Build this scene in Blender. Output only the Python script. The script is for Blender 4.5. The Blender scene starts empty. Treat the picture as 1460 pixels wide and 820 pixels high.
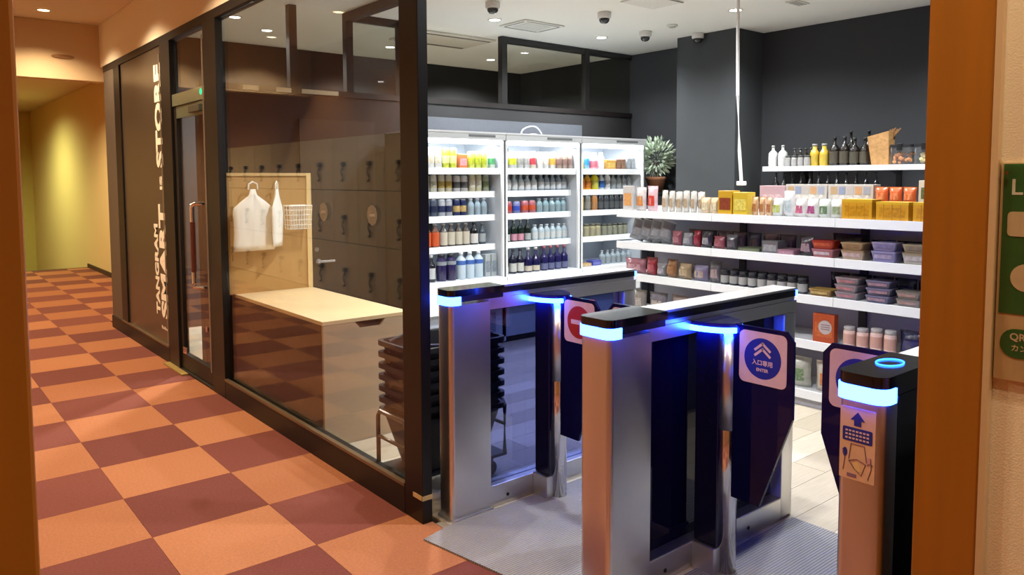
import bpy, bmesh, math, random
from mathutils import Matrix, Vector
random.seed(7)
SC = bpy.context.scene
COL = SC.collection
PI = math.pi

# ------------------------------------------------------------------ camera
cam_d = bpy.data.cameras.new('camera')
cam = bpy.data.objects.new('camera', cam_d)
COL.objects.link(cam)
F, CX, CY, CAMH = 1084.0, 730.0, 330.0, 1.5
cam_d.sensor_width = 36.0
cam_d.lens = 36.0 * F / 1460.0
cam_d.shift_y = -(410.0 - CY) / 1460.0
cam_d.clip_start = 0.05
_a = Vector((-165 - CX, 258 - CY, F)).normalized()            # corridor axis
_b = Vector((2050 - CX, 250 - CY, F))
_b = (_b - _b.dot(_a) * _a).normalized()                       # across, into the shop
_u = _b.cross(_a)
if _u.y > 0:
    _u = -_u
cam.matrix_world = Matrix(((_b.x, -_b.y, -_b.z, 0), (_a.x, -_a.y, -_a.z, 0), (_u.x, -_u.y, -_u.z, CAMH), (0, 0, 0, 1)))
SC.camera = cam

# ------------------------------------------------------------------ world, exposure
w = bpy.data.worlds.new('world'); SC.world = w
w.use_nodes = True
w.node_tree.nodes['Background'].inputs[0].default_value = (1.0, 0.85, 0.65, 1)
w.node_tree.nodes['Background'].inputs[1].default_value = 0.05
SC.view_settings.view_transform = 'Standard'
SC.view_settings.look = 'None'
SC.view_settings.exposure = 0.0
SC.view_settings.gamma = 1.0
SC.view_settings.use_curve_mapping = False
SC.cycles.max_bounces = 12
SC.cycles.transparent_max_bounces = 24
SC.cycles.diffuse_bounces = 5
SC.cycles.caustics_reflective = False
SC.cycles.caustics_refractive = False
SC.cycles.sample_clamp_indirect = 4.0

WARM = (1.0, 0.77, 0.49)
COOL = (0.95, 0.98, 1.0)

# ------------------------------------------------------------------ helpers
def lin(h):
    h = h.lstrip('#'); o = []
    for i in (0, 2, 4):
        c = int(h[i:i + 2], 16) / 255
        o.append(c / 12.92 if c <= 0.04045 else ((c + 0.055) / 1.055) ** 2.4)
    return tuple(o) + (1.0,)

MATS = {}
def M(col, rough=0.6, metal=0.0, var=0.06, scale=40.0, bump=0.0, bscale=None, spec=0.5, stretch=None, coat=0.0):
    """procedural principled material: noise-varied colour, optional bump"""
    key = (col, rough, metal, var, scale, bump, bscale, spec, stretch, coat)
    if key in MATS:
        return MATS[key]
    m = bpy.data.materials.new('surface_' + col.lstrip('#'))
    m.use_nodes = True
    nt = m.node_tree; N = nt.nodes; L = nt.links
    p = N['Principled BSDF']
    p.inputs['Roughness'].default_value = rough
    p.inputs['Metallic'].default_value = metal
    p.inputs['Specular IOR Level'].default_value = spec
    p.inputs['Coat Weight'].default_value = coat
    tc = N.new('ShaderNodeTexCoord')
    nz = N.new('ShaderNodeTexNoise'); nz.inputs['Scale'].default_value = scale
    nz.inputs['Detail'].default_value = 3
    if stretch:
        mp = N.new('ShaderNodeMapping'); mp.inputs['Scale'].default_value = stretch
        L.new(tc.outputs['Object'], mp.inputs['Vector']); L.new(mp.outputs[0], nz.inputs['Vector'])
    else:
        L.new(tc.outputs['Object'], nz.inputs['Vector'])
    c = lin(col)
    rp = N.new('ShaderNodeMix'); rp.data_type = 'RGBA'
    rp.inputs[6].default_value = tuple(max(0, x * (1 - var * 2)) for x in c[:3]) + (1,)
    rp.inputs[7].default_value = tuple(min(1, x * (1 + var * 2)) for x in c[:3]) + (1,)
    L.new(nz.outputs['Fac'], rp.inputs[0]); L.new(rp.outputs[2], p.inputs['Base Color'])
    if bump:
        bz = nz
        if bscale:
            bz = N.new('ShaderNodeTexNoise'); bz.inputs['Scale'].default_value = bscale
            L.new(tc.outputs['Object'], bz.inputs['Vector'])
        b = N.new('ShaderNodeBump'); b.inputs['Strength'].default_value = bump; b.inputs['Distance'].default_value = 0.01
        L.new(bz.outputs['Fac'], b.inputs['Height']); L.new(b.outputs[0], p.inputs['Normal'])
    MATS[key] = m
    return m

def EM(col, strength):
    key = ('em', col, strength)
    if key not in MATS:
        m = bpy.data.materials.new('glow_' + col.lstrip('#')); m.use_nodes = True
        N = m.node_tree.nodes; L = m.node_tree.links
        N.remove(N['Principled BSDF'])
        e = N.new('ShaderNodeEmission'); e.inputs[0].default_value = lin(col); e.inputs[1].default_value = strength
        L.new(e.outputs[0], N['Material Output'].inputs[0])
        MATS[key] = m
    return MATS[key]

def GL(name, tint, r0=0.045, rough=0.0, body=0.0, bodycol='#101018', boost=1.0):
    """architectural glass: Fresnel mirror over a (tinted) clear body"""
    key = ('gl', name)
    if key in MATS:
        return MATS[key]
    m = bpy.data.materials.new(name); m.use_nodes = True
    N = m.node_tree.nodes; L = m.node_tree.links
    N.remove(N['Principled BSDF'])
    lw = N.new('ShaderNodeLayerWeight'); lw.inputs['Blend'].default_value = 0.5
    pw = N.new('ShaderNodeMath'); pw.operation = 'POWER'; pw.inputs[1].default_value = 5.0
    L.new(lw.outputs['Facing'], pw.inputs[0])
    mr = N.new('ShaderNodeMapRange'); mr.inputs['To Min'].default_value = r0; mr.inputs['To Max'].default_value = 1.0
    L.new(pw.outputs[0], mr.inputs[0])
    tr = N.new('ShaderNodeBsdfTransparent'); tr.inputs[0].default_value = lin(tint)
    src = tr
    if body > 0:
        df = N.new('ShaderNodeBsdfDiffuse'); df.inputs[0].default_value = lin(bodycol)
        mb = N.new('ShaderNodeMixShader'); mb.inputs[0].default_value = body
        L.new(tr.outputs[0], mb.inputs[1]); L.new(df.outputs[0], mb.inputs[2]); src = mb
    gl = N.new('ShaderNodeBsdfGlossy'); gl.inputs['Roughness'].default_value = rough
    mx = N.new('ShaderNodeMixShader')
    L.new(mr.outputs[0], mx.inputs[0]); L.new(src.outputs[0], mx.inputs[1]); L.new(gl.outputs[0], mx.inputs[2])
    L.new(mx.outputs[0], N['Material Output'].inputs[0])
    MATS[key] = m
    return m

def box(bm, x0, x1, y0, y1, z0, z1, bev=0.0, seg=2):
    r = bmesh.ops.create_cube(bm, size=1.0, matrix=Matrix.Translation(((x0 + x1) / 2, (y0 + y1) / 2, (z0 + z1) / 2)) @ Matrix.Diagonal((abs(x1 - x0), abs(y1 - y0), abs(z1 - z0), 1)))
    if bev > 0:
        es = list({e for v in r['verts'] for e in v.link_edges})
        bmesh.ops.bevel(bm, geom=es, offset=bev, segments=seg, affect='EDGES', profile=0.5)
    return bm

def B(x0, x1, y0, y1, z0, z1, bev=0.0, seg=2):
    return box(bmesh.new(), x0, x1, y0, y1, z0, z1, bev, seg)

def lathe(bm, prof, seg=14, c=(0, 0), close=True):
    rings = []
    for r, z in prof:
        if r <= 1e-6:
            rings.append([bm.verts.new((c[0], c[1], z))])
        else:
            rings.append([bm.verts.new((c[0] + r * math.cos(2 * PI * i / seg), c[1] + r * math.sin(2 * PI * i / seg), z)) for i in range(seg)])
    for a, b in zip(rings, rings[1:]):
        for i in range(seg):
            j = (i + 1) % seg
            if len(a) == 1 and len(b) == 1:
                continue
            if len(a) == 1:
                bm.faces.new((a[0], b[j], b[i]))
            elif len(b) == 1:
                bm.faces.new((a[i], a[j], b[0]))
            else:
                bm.faces.new((a[i], a[j], b[j], b[i]))
    if close:
        if len(rings[0]) > 1: bm.faces.new(rings[0][::-1])
        if len(rings[-1]) > 1: bm.faces.new(rings[-1])
    return bm

def prism(bm, pts, axis, t0, t1):
    """polygon pts in the plane across axis, extruded from t0 to t1"""
    def P(p, t):
        return {'x': (t, p[0], p[1]), 'y': (p[0], t, p[1]), 'z': (p[0], p[1], t)}[axis]
    a = [bm.verts.new(P(p, t0)) for p in pts]; b = [bm.verts.new(P(p, t1)) for p in pts]
    n = len(pts)
    bm.faces.new(a[::-1]); bm.faces.new(b)
    for i in range(n):
        bm.faces.new((a[i], a[(i + 1) % n], b[(i + 1) % n], b[i]))
    bmesh.ops.recalc_face_normals(bm, faces=bm.faces)
    return bm

def tube(bm, pts, r, seg=8, cap=True):
    pts = [Vector(p) for p in pts]; rings = []
    for i, p in enumerate(pts):
        d = (pts[min(i + 1, len(pts) - 1)] - pts[max(i - 1, 0)]).normalized()
        u = d.cross(Vector((0, 0, 1)))
        if u.length < 0.05: u = d.cross(Vector((0, 1, 0)))
        u.normalize(); v = d.cross(u)
        rings.append([bm.verts.new(p + r * (math.cos(2 * PI * k / seg) * u + math.sin(2 * PI * k / seg) * v)) for k in range(seg)])
    for a, b in zip(rings, rings[1:]):
        for k in range(seg):
            bm.faces.new((a[k], a[(k + 1) % seg], b[(k + 1) % seg], b[k]))
    if cap:
        bm.faces.new(rings[0]); bm.faces.new(rings[-1][::-1])
    bmesh.ops.recalc_face_normals(bm, faces=bm.faces)
    return bm

def rrect(w, h, r, seg=4, cx=0.0, cy=0.0):
    pts = []
    for sx, sy, a0 in ((1, 1, 0), (-1, 1, 90), (-1, -1, 180), (1, -1, 270)):
        for k in range(seg + 1):
            a = math.radians(a0 + 90 * k / seg)
            pts.append((cx + sx * (w / 2 - r) + r * math.cos(a), cy + sy * (h / 2 - r) + r * math.sin(a)))
    return pts

def circ(r, seg=24, cx=0.0, cy=0.0, sq=1.0):
    return [(cx + r * math.cos(2 * PI * k / seg), cy + sq * r * math.sin(2 * PI * k / seg)) for k in range(seg)]

def mesh_of(name, bm, mat, smooth=False):
    me = bpy.data.meshes.new(name)
    if smooth:
        for f in bm.faces: f.smooth = True
        for e in bm.edges:
            if len(e.link_faces) == 2 and e.calc_face_angle(0) > math.radians(40): e.smooth = False
    bm.to_mesh(me); bm.free()
    me.materials.append(mat)
    return me

def link(name, me, parent=None, loc=None, rot=None):
    o = bpy.data.objects.new(name, me)
    COL.objects.link(o)
    if parent is not None: o.parent = parent
    if loc is not None: o.location = loc
    if rot is not None: o.rotation_euler = rot
    return o

def part(name, bm, mat, parent=None, smooth=False, loc=None, rot=None):
    return link(name, mesh_of(name, bm, mat, smooth), parent, loc, rot)

def tag(o, label, cat, group=None):
    o['label'] = label; o['category'] = cat
    if group: o['group'] = group
    return o

def thing(name, label, cat, loc=(0, 0, 0), rz=0.0, group=None):
    o = bpy.data.objects.new(name, None); COL.objects.link(o)
    o.empty_display_size = 0.05
    o.location = loc; o.rotation_euler = (0, 0, rz)
    return tag(o, label, cat, group)

def struct(name, bm=None, mat=None, label=None, cat=None, loc=None):
    if bm is None:
        o = bpy.data.objects.new(name, None); COL.objects.link(o)
        if loc: o.location = loc
    else:
        o = part(name, bm, mat, loc=loc)
    o['kind'] = 'structure'
    if label: o['label'] = label
    if cat: o['category'] = cat
    return o

def text_mesh(body, size, mat, offset=0.0, extrude=0.0006, align='CENTER', sx=1.0):
    cu = bpy.data.curves.new('lettering', 'FONT')
    cu.body = body; cu.size = size; cu.align_x = align; cu.align_y = 'CENTER'
    cu.offset = offset; cu.extrude = extrude; cu.resolution_u = 3
    t = bpy.data.objects.new('lettering', cu); COL.objects.link(t)
    dg = bpy.context.evaluated_depsgraph_get(); dg.update()
    me = bpy.data.meshes.new_from_object(t.evaluated_get(dg))
    bpy.data.objects.remove(t, do_unlink=True); bpy.data.curves.remove(cu)
    if sx != 1.0:
        me.transform(Matrix.Diagonal((sx, 1, 1, 1)))
    me.materials.clear(); me.materials.append(mat)
    return me

# orientation of flat marks: local X right, local Y up, local Z out of the surface
FACE_NX = Matrix(((0, 0, -1), (-1, 0, 0), (0, 1, 0))).to_euler()     # on a surface that faces -X, read by a viewer in the corridor
FACE_NY = Matrix(((1, 0, 0), (0, 0, -1), (0, 1, 0))).to_euler()      # on a surface that faces -Y
UP_NX = Matrix(((0, 0, -1), (0, 1, 0), (1, 0, 0))).to_euler()        # turned a quarter, reading upwards, faces -X

# ------------------------------------------------------------------ shared materials
STEEL = M('#D6D5D5', 0.33, 1.0, 0.03, 30, stretch=(60, 60, 0.6))
CHROME = M('#E2E2E4', 0.1, 1.0, 0.01)
BLACKM = M('#110F0E', 0.45, 0.1, 0.05)
BROWNF = M('#130D0B', 0.5, 0.1, 0.06)
CHAR = M('#2B2D30', 0.85, 0, 0.04, 6)
WHITEM = M('#E6E9EB', 0.4, 0, 0.01)
SHELFW = M('#D2D5D8', 0.42, 0, 0.01)
NAVY = M('#101036', 0.18, 0, 0.03)
WOODO = M('#9C6216', 0.42, 0, 0.1, 3.0, stretch=(8, 8, 0.5), coat=0.15)
BEIGE = M('#D9BC93', 0.8, 0, 0.03, 60, 0.05)
CEILC = M('#E2D6C0', 0.85, 0, 0.02)
DARKPL = M('#0E0F12', 0.45, 0, 0.05)
CREAMW = M('#C8AC7C', 0.55, 0, 0.05, 4, stretch=(4, 4, 40))
GLASS = GL('clear_glass', '#F4F6F5')
GATEGLASS = GL('blue_gate_glass', '#9AA2CC', 0.05)
CLEARPL = GL('clear_plastic', '#F6F8F8', 0.05, 0.05, 0.06, '#DDE2E6')

XG, XB, YA, YB, ZC, ZK = 1.757, 6.75, 6.0, 8.0, 2.92, 3.06      # shop front, shop back, transom wall, rear wall, ceilings
YEND = 8.56

# ================================================================== SETTING: corridor
fl = struct('floor', label='corridor floor of orange and maroon square carpet tiles', cat='floor')
part('subfloor', B(-0.6, XG + 0.06, -3.5, YEND, -0.1, -0.012), M('#3A2A20', 0.9), fl)
part('subfloor', B(-0.6, 2.66, YEND, 14.75, -0.1, -0.012), M('#3A2A20', 0.9), fl)
def carpet(cols):
    m = M(cols, 0.95, 0, 0.16, 120, 0.6, 500)
    return m
C1 = [M(c, 0.95, 0, 0.14, 90, 0.5, 420) for c in ('#A26642', '#9C603D', '#A86C47')]
C2 = [M(c, 0.95, 0, 0.14, 90, 0.5, 420) for c in ('#70362C', '#6A3128', '#763B30')]
T = 0.503
gx0, gy0 = 0.80 - 3 * T, 3.86 - 8 * T
tile_cache = {}
for i in range(-1, 8):
    for j in range(-2, 31):
        x0, x1 = gx0 + i * T, gx0 + (i + 1) * T
        y0, y1 = gy0 + j * T, gy0 + (j + 1) * T
        xr = 2.645 if y0 > YEND - 0.1 else XG + 0.03
        x0, x1, y1 = max(x0, -0.486), min(x1, xr), min(y1, 14.7)
        if x1 - x0 < 0.03 or y1 - y0 < 0.03 or (y0 < YEND and x0 > XG - 0.01 and y0 > YEND - 0.1):
            continue
        light = (i + j) % 2 == 1
        k = random.randrange(3)
        key = (round(x1 - x0, 3), round(y1 - y0, 3), light, k)
        if key not in tile_cache:
            tile_cache[key] = mesh_of('carpet_tile', B(-key[0] / 2 + 0.0008, key[0] / 2 - 0.0008, -key[1] / 2 + 0.0008, key[1] / 2 - 0.0008, -0.012, 0.0), (C1 if light else C2)[k])
        link('carpet_tile', tile_cache[key], fl, ((x0 + x1) / 2, (y0 + y1) / 2, 0))
part('stair_nosing', B(-0.486, 2.645, 14.7, 14.76, -0.1, 0.002), M('#2A1A10', 0.7), fl)
for k in range(8):
    part('stair_step', B(-0.486, 2.645, 14.76 + 0.3 * k, 15.06 + 0.3 * k, -0.4 - 0.17 * k, -0.17 - 0.17 * k), C2[0], fl)
part('stair_landing', B(-0.486, 2.645, 17.16, 20.6, -1.9, -1.6), C2[0], fl)

struct('wall_left', B(-0.62, -0.49, -3.5, 20.6, -1.7, ZK), M('#A8744A', 0.8, 0, 0.05))
struct('wall_far_corridor', B(-0.6, 2.9, 20.6, 20.75, -1.7, ZK), M('#CFC27A', 0.85, 0, 0.03))
struct('wall_right_corridor', B(2.65, 2.8, YEND + 0.02, 20.6, -1.7, ZK), M('#DCC996', 0.85, 0, 0.03, 60, 0.05))
struct('wall_store_end', B(XG + 0.02, 2.65, YEND - 0.02, YEND + 0.1, 0, ZK), BEIGE)
struct('wall_behind', B(-0.6, 1.9, -3.6, -3.5, 0, ZK), BEIGE)
struct('baseboard_corridor', B(2.63, 2.648, YEND + 0.12, 14.7, 0.001, 0.07), M('#3A2416', 0.6))
struct('ceiling_corridor', B(-0.6, 2.9, -3.5, 20.7, ZK + 0.002, ZK + 0.1), CEILC)
sof = struct('wall_soffit', B(XG - 0.01, XG + 0.1, -3.5, YEND + 0.2, 2.64, ZK), M('#E8DBC4', 0.8, 0, 0.02))
bh = struct('wall_bulkhead', B(-0.49, 2.649, 8.7, 8.86, 2.5, ZK), M('#CDB490', 0.8, 0, 0.02))
part('oval_grille', prism(bmesh.new(), circ(0.1, 20, 1.42, 2.72, 0.2), 'y', 8.69, 8.7), M('#8A6238', 0.6), bh)

# right of the gates: orange column and papered wall
struct('wall_right', B(1.765, 1.9, -3.5, 0.585, 0, ZK), M('#EBDDC2', 0.85, 0, 0.03, 160, 0.12, 260))
colr = thing('wood_column', 'orange brown wooden column at the end of the turnstile opening', 'column', (1.83, 0.647, 0))
part('shaft', B(-0.085, 0.07, -0.066, 0.063, 0, ZK, 0.004), WOODO, colr)
part('base_trim', B(-0.089, -0.085, -0.066, 0.063, 0, 0.06), M('#6A3A12', 0.5), colr)
cg = tag(part('corner_guard', B(1.743, 1.762, 0.568, 0.5805, 0, ZK), M('#C9AE8A', 0.35, 0, 0.02)), 'pale strip of corner guard between orange column and papered wall', 'corner guard')
lcol = thing('wood_column', 'orange brown wooden wall end with a chipped edge beside the lockers', 'column', (-0.17, 1.34, 0))
part('shaft', B(-0.318, 0.312, -0.14, 0.14, 0, ZK, 0.006), WOODO, lcol)
part('base_trim', B(-0.318, 0.316, -0.144, -0.14, 0, 0.08), M('#6A3A12', 0.5), lcol)
part('chip', prism(bmesh.new(), [(0.302, 1.78), (0.311, 1.784), (0.311, 1.776)], 'y', -0.142, -0.139), M('#E8D8B8', 0.8), lcol)

# coin lockers opposite the shop front: seen as a reflection in the glazing
lk = thing('coin_locker_bank', 'bank of taupe coin lockers with dangling keys along the corridor wall', 'lockers', (-0.487, 5.72, 0))
part('body', B(-0.002, 0.012, 0, 6.0, 0.17, 1.95), M('#4E443A', 0.6), lk)
part('plinth', B(-0.002, 0.02, 0, 6.0, 0.001, 0.17), M('#B79A64', 0.6), lk)
dm = mesh_of('door', B(0.012, 0.026, 0.004, 0.591, 0.004, 0.591, 0.003), M('#D8C6A8', 0.5, 0, 0.03))
km = tube(bmesh.new(), [(0.04, 0.3, 0.28), (0.045, 0.30, 0.255), (0.05, 0.312, 0.235), (0.05, 0.318, 0.21), (0.05, 0.305, 0.19), (0.05, 0.288, 0.175), (0.05, 0.284, 0.15), (0.05, 0.3, 0.135), (0.05, 0.322, 0.14)], 0.009, 6)
lathe(km, [(0.0, 0.27), (0.025, 0.275), (0.025, 0.31), (0, 0.315)], 10, (0.04, 0.3))
for v in km.verts:
    pass
km = mesh_of('key', km, M('#1D1712', 0.5), True)
for c in range(10):
    for r in range(3):
        d = link('door', dm, lk, (0, c * 0.598, 0.19 + r * 0.596 - 0.004))
        kk = link('key', km, d, (0, -0.06, -0.06)); kk.scale = (1.2, 1.2, 1.2)

# corridor downlights, some added to brighten lockers, column and papered wall
def downlight(name, label, x, y, z, power, color, group, ang=120, blend=0.7, em=12.0, emcol='#FFE2B0', r=0.05, visible=True):
    t = thing(name, label, 'ceiling light', (x, y, z), 0, group)
    bm = bmesh.new(); lathe(bm, [(r + 0.012, 0.0), (r + 0.014, -0.006), (r, -0.007), (r - 0.004, -0.001), (r - 0.004, 0.0)], 24, close=False)
    part('ring', bm, M('#E8E4DA', 0.5), t, True)
    part('lens', prism(bmesh.new(), circ(r - 0.004, 20), 'z', -0.004, -0.002), EM(emcol, em), t)
    ld = bpy.data.lights.new(name, 'SPOT'); ld.energy = power; ld.color = color
    ld.spot_size = math.radians(ang); ld.spot_blend = blend; ld.shadow_soft_size = 0.04
    lo = bpy.data.objects.new('lamp', ld); COL.objects.link(lo); lo.parent = t; lo.location = (0, 0, -0.02)
    return t
for y, pw in ((-1.0, 130), (0.25, 75), (1.6, 60), (3.3, 85), (5.0, 115), (6.7, 150), (8.2, 115)):  # the lamp beside the camera is added to brighten column and papered wall
    downlight('corridor_downlight', 'warm recessed downlight in the beige corridor ceiling, the one beside the camera added', 1.2, y, ZK, pw, WARM, 'warm corridor downlights, one added', 130)
for k, y in enumerate((2.6, 4.6, 6.6, 8.2)):
    downlight('corridor_downlight', 'warm downlight added to brighten the coin lockers', 0.2, y, ZK, 120, WARM, 'downlights added above the lockers', 130)  # unseen row added so the lockers reflect brightly in the glazing
for k, y in enumerate((10.6, 12.6)):
    downlight('corridor_downlight', 'warm recessed downlight in the corridor ceiling past the bulkhead', 1.2, y, ZK, 260, (1.0, 0.76, 0.44), 'downlights past the bulkhead', 140)
downlight('stair_downlight', 'greenish recessed downlight above the stairs', 0.9, 16.6, ZK, 480, (0.95, 1.0, 0.42), None, 165, 0.7, 14, '#FFF6C8')

# ================================================================== SETTING: shop shell
fs = struct('floor_store', label='pale grey-beige wood plank floor of the shop', cat='floor')
part('subfloor', B(XG + 0.06, XB, 0.6, YB, -0.1, -0.01), M('#4A4640', 0.9), fs)
def plankmat(c):
    return M(c, 0.38, 0, 0.13, 9.0, 0.05, stretch=(0.8, 14, 1))
PW = [plankmat(c) for c in ('#B8AD9A', '#AFA490', '#C0B5A3', '#A69B89')]
pl_cache = {}
row = 0; y = 0.66
while y < YB - 0.01:
    y2 = min(y + 0.178, YB)
    x = XG + 0.06
    x2 = x + (0.35 + 0.27 * (row * 7 % 4))
    while x < XB - 0.01:
        x2 = min(x2, XB)
        k = random.randrange(4)
        key = (round(x2 - x, 3), round(y2 - y, 3), k)
        if key not in pl_cache:
            pl_cache[key] = mesh_of('plank', B(-key[0] / 2 + 0.001, key[0] / 2 - 0.001, -key[1] / 2 + 0.001, key[1] / 2 - 0.001, -0.01, 0), PW[k])
        link('plank', pl_cache[key], fs, ((x + x2) / 2, (y + y2) / 2, 0))
        x = x2; x2 = x + 1.2
    y = y2; row += 1
struct('ceiling', B(XG + 0.1, XB + 0.2, 0.5, YB + 0.2, ZC + 0.002, ZC + 0.1), M('#F2F3EE', 0.85, 0, 0.01))
struct('wall_back', B(XB, XB + 0.15, 0.5, YB + 0.15, 0, ZC), CHAR)
struct('wall_rear', B(XG + 0.1, XB, YB, YB + 0.15, 0, ZC), CHAR)
struct('wall_near', B(1.90, XB, 0.5, 0.6, 0, ZC), CHAR)
struct('wall_column', B(6.3, XB - 0.001, 4.29, 4.99, 0, ZC), M('#323537', 0.85, 0, 0.04, 6))

# transom wall: dark lower wall with a door, framed glass above
wa = struct('wall_transom', B(XG + 0.11, XB - 0.001, YA, YA + 0.1, 0, 2.2), M('#1C1B1C', 0.8, 0, 0.05, 6))
wt = struct('window_2', label='dark framed clerestory glazing above the far shop wall', cat='window')
part('bottom_rail', B(XG + 0.11, XB - 0.002, YA - 0.012, YA + 0.06, 2.201, 2.25), BROWNF, wt)
part('top_rail', B(3.172, 3.626, YA, YA + 0.06, 2.86, ZC), BLACKM, wt)
part('top_rail', B(4.884, XB - 0.002, YA, YA + 0.06, 2.86, ZC), BLACKM, wt)
POSTX = (2.63, 3.138, 3.66, 4.85, 6.02)
for x in POSTX:
    part('mullion', B(x - 0.033, x + 0.033, YA - 0.005, YA + 0.06, 2.251, ZC), BLACKM, wt)
for a, b in ((3.138, 3.66), (4.85, 6.02), (6.02, XB + .03)):
    part('pane', B(a + 0.034, b - 0.034, YA + 0.025, YA + 0.032, 2.252, 2.859), GLASS, wt)
struct('trim_6', B(3.78, 5.93, YA - 0.012, YA - 0.0005, 1.5, 2.08), M('#4C4F56', .6), 'grey panel on the far wall above the fridges', 'panel')
struct('trim_1', B(3.105, 3.171, 2.9, YA - 0.006, 2.85, ZC), BLACKM, 'dark ceiling beam running towards the gates', 'beam')
d2 = struct('door_2', label='dark taupe door with lever handle in the far wall', cat='door')
part('leaf', B(2.66, 3.36, YA - 0.02, YA - 0.001, 0.002, 2.0), M('#262220', 0.6), d2)
lv = part('lever_handle', B(2.775, 2.935, YA - 0.075, YA - 0.06, 0.80, 0.82, 0.006), CHROME, d2)
part('rose', prism(bmesh.new(), circ(0.024, 16, 2.785, 0.81), 'y', YA - 0.06, YA - 0.021), CHROME, lv)
part('lock', prism(bmesh.new(), circ(0.02, 16, 2.785, 0.91), 'y', YA - 0.03, YA - 0.021), CHROME, d2)

# ---------------------------------------------------------------- shop front glazing (faces the corridor)
wf = struct('window_1', label='dark framed floor to ceiling glazing of the shop front', cat='window')
part('top_rail', B(XG - 0.015, XG + 0.06, 0.712, YEND, 2.575, 2.638, 0.004), BROWNF, wf)
part('kick_rail', B(XG - 0.02, XG + 0.05, 2.875, 5.2, 0.0, 0.125), BROWNF, wf)
part('kick_rail', B(XG - 0.02, XG + 0.05, 6.53, YEND + 0.0, 0.0, 0.125), BROWNF, wf)
part('glazing_bead', B(XG - 0.024, XG + 0.0, 2.875, 5.2, 0.1255, 0.14), M('#7A6A56', 0.35, 0.6), wf)
part('glazing_bead', B(XG - 0.024, XG + 0.0, 6.53, 8.1, 0.1255, 0.14), M('#7A6A56', 0.35, 0.6), wf)
for y0, y1, z0 in ((2.725, 2.873, 0), (5.205, 5.46, 0), (6.26, 6.525, 0), (7.885, 8.105, 0.14)):
    part('post', B(XG - 0.02, XG + 0.03, y0, y1, z0, 2.574, 0.003), BLACKM if y0 > 3 else M('#14110F', 0.35, 0.3, 0.05), wf)
for y in (5.463, 6.528):
    part('edge_trim', B(XG - 0.024, XG - 0.0205, y, y + 0.022, 0.13, 2.5), M('#8E8478', 0.35, 0.5), wf)
part('end_cladding', B(XG - 0.01, XG + 0.06, 8.11, YEND, 0.126, 2.574), M('#5A5048', 0.5), wf)
part('pane', B(XG + 0.012, XG + 0.022, 2.876, 5.2, 0.1258, 2.574), GLASS, wf)
part('pane', B(XG + 0.012, XG + 0.022, 5.465, 6.255, 2.16, 2.574), GLASS, wf)
part('yellow_tape', B(XG - 0.0225, XG - 0.0205, 2.73, 2.80, 0.105, 0.125), M('#B8A070', 0.6), wf)
part('yellow_tape', B(XG - 0.0225, XG + 0.03, 2.7225, 2.7245, 0.105, 0.125), M('#B8A070', 0.6), wf)
# sign panel with lettering
sp = struct('wall_sign_panel', B(XG - 0.005, XG + 0.04, 6.53, 7.88, 0.141, 2.574), M('#4A4138', 0.3, 0.1, 0.03), 'dark taupe panel with white vertical shop lettering beside the glass door', 'wall panel')
LET = M('#F2EBDC', 0.5)
def up_text(body, size, yc, z0, z1, off, name='lettering'):
    me = text_mesh(body, size, LET, off, 0.0008)
    xsv = [v.co.x for v in me.vertices]; a, b = min(xsv), max(xsv)
    s = (z1 - z0) / (b - a)
    me.transform(Matrix.Diagonal((s, 1, 1, 1)) @ Matrix.Translation((-a, 0, 0)))
    link(name, me, sp, (XG - 0.007, yc, z0), UP_NX)
up_text('SMART', 0.25, 6.65, 0.35, 1.30, 0.012)
up_text('IS', 0.085, 6.65, 1.42, 1.53, 0.003)
up_text('STORE', 0.25, 6.65, 1.60, 2.44, 0.012)
up_text('TANGRAM', 0.15, 6.85, 0.36, 1.13, 0.006)
for k in range(6):
    part('small_mark', B(XG - 0.0065, XG - 0.0055, 6.62 + 0.028 * k, 6.636 + 0.028 * k, 0.25 + 0.004 * (k % 2), 0.266 + 0.006 * (k % 3)), LET, sp)

# glass door
d1 = struct('door_1', label='framed glass door with a long vertical pull handle in the shop front', cat='door')
part('stile', B(XG, XG + 0.04, 5.465, 5.53, 0.02, 2.06), BROWNF, d1)
part('stile', B(XG, XG + 0.04, 6.19, 6.255, 0.02, 2.06), BROWNF, d1)
part('bottom_rail', B(XG, XG + 0.04, 5.531, 6.189, 0.02, 0.14), BROWNF, d1)
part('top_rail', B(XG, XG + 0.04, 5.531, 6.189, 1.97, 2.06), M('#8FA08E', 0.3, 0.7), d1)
part('pane', B(XG + 0.015, XG + 0.025, 5.531, 6.189, 0.14, 1.97), GLASS, d1)
hd = part('door_header', B(XG - 0.01, XG + 0.06, 5.465, 6.255, 2.065, 2.155), M('#A9BCA8', 0.28, 0.75), d1)  # mint tint paints a green sign's reflection into the silver metal
part('green_glint', prism(bmesh.new(), circ(0.022, 14, 5.56, 2.12), 'x', XG - 0.012, XG - 0.0105), EM('#38F0A0', 1.5), hd)  # glowing dot stands for the exit sign's reflection, no lamp there
part('closer', B(XG - 0.03, XG - 0.001, 5.56, 5.80, 1.985, 2.04, 0.006), M('#5C6258', 0.4, 0.5), d1)
hb = part('pull_handle', tube(bmesh.new(), [(XG, 5.6, 1.33), (XG - 0.06, 5.605, 1.33), (XG - 0.075, 5.62, 1.32), (XG - 0.075, 5.625, 1.30), (XG - 0.075, 5.625, 0.76), (XG - 0.075, 5.62, 0.735), (XG - 0.06, 5.605, 0.725), (XG, 5.6, 0.725)], 0.017, 10), CHROME, d1, True)
part('grip', tube(bmesh.new(), [(XG - 0.075, 5.625, 1.20), (XG - 0.075, 5.625, 0.84)], 0.0185, 10), M('#54241A', 0.4), hb, True)
part('lock', prism(bmesh.new(), circ(0.022, 14, 5.6, 0.42), 'x', XG - 0.01, XG - 0.0005), CHROME, d1)
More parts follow.
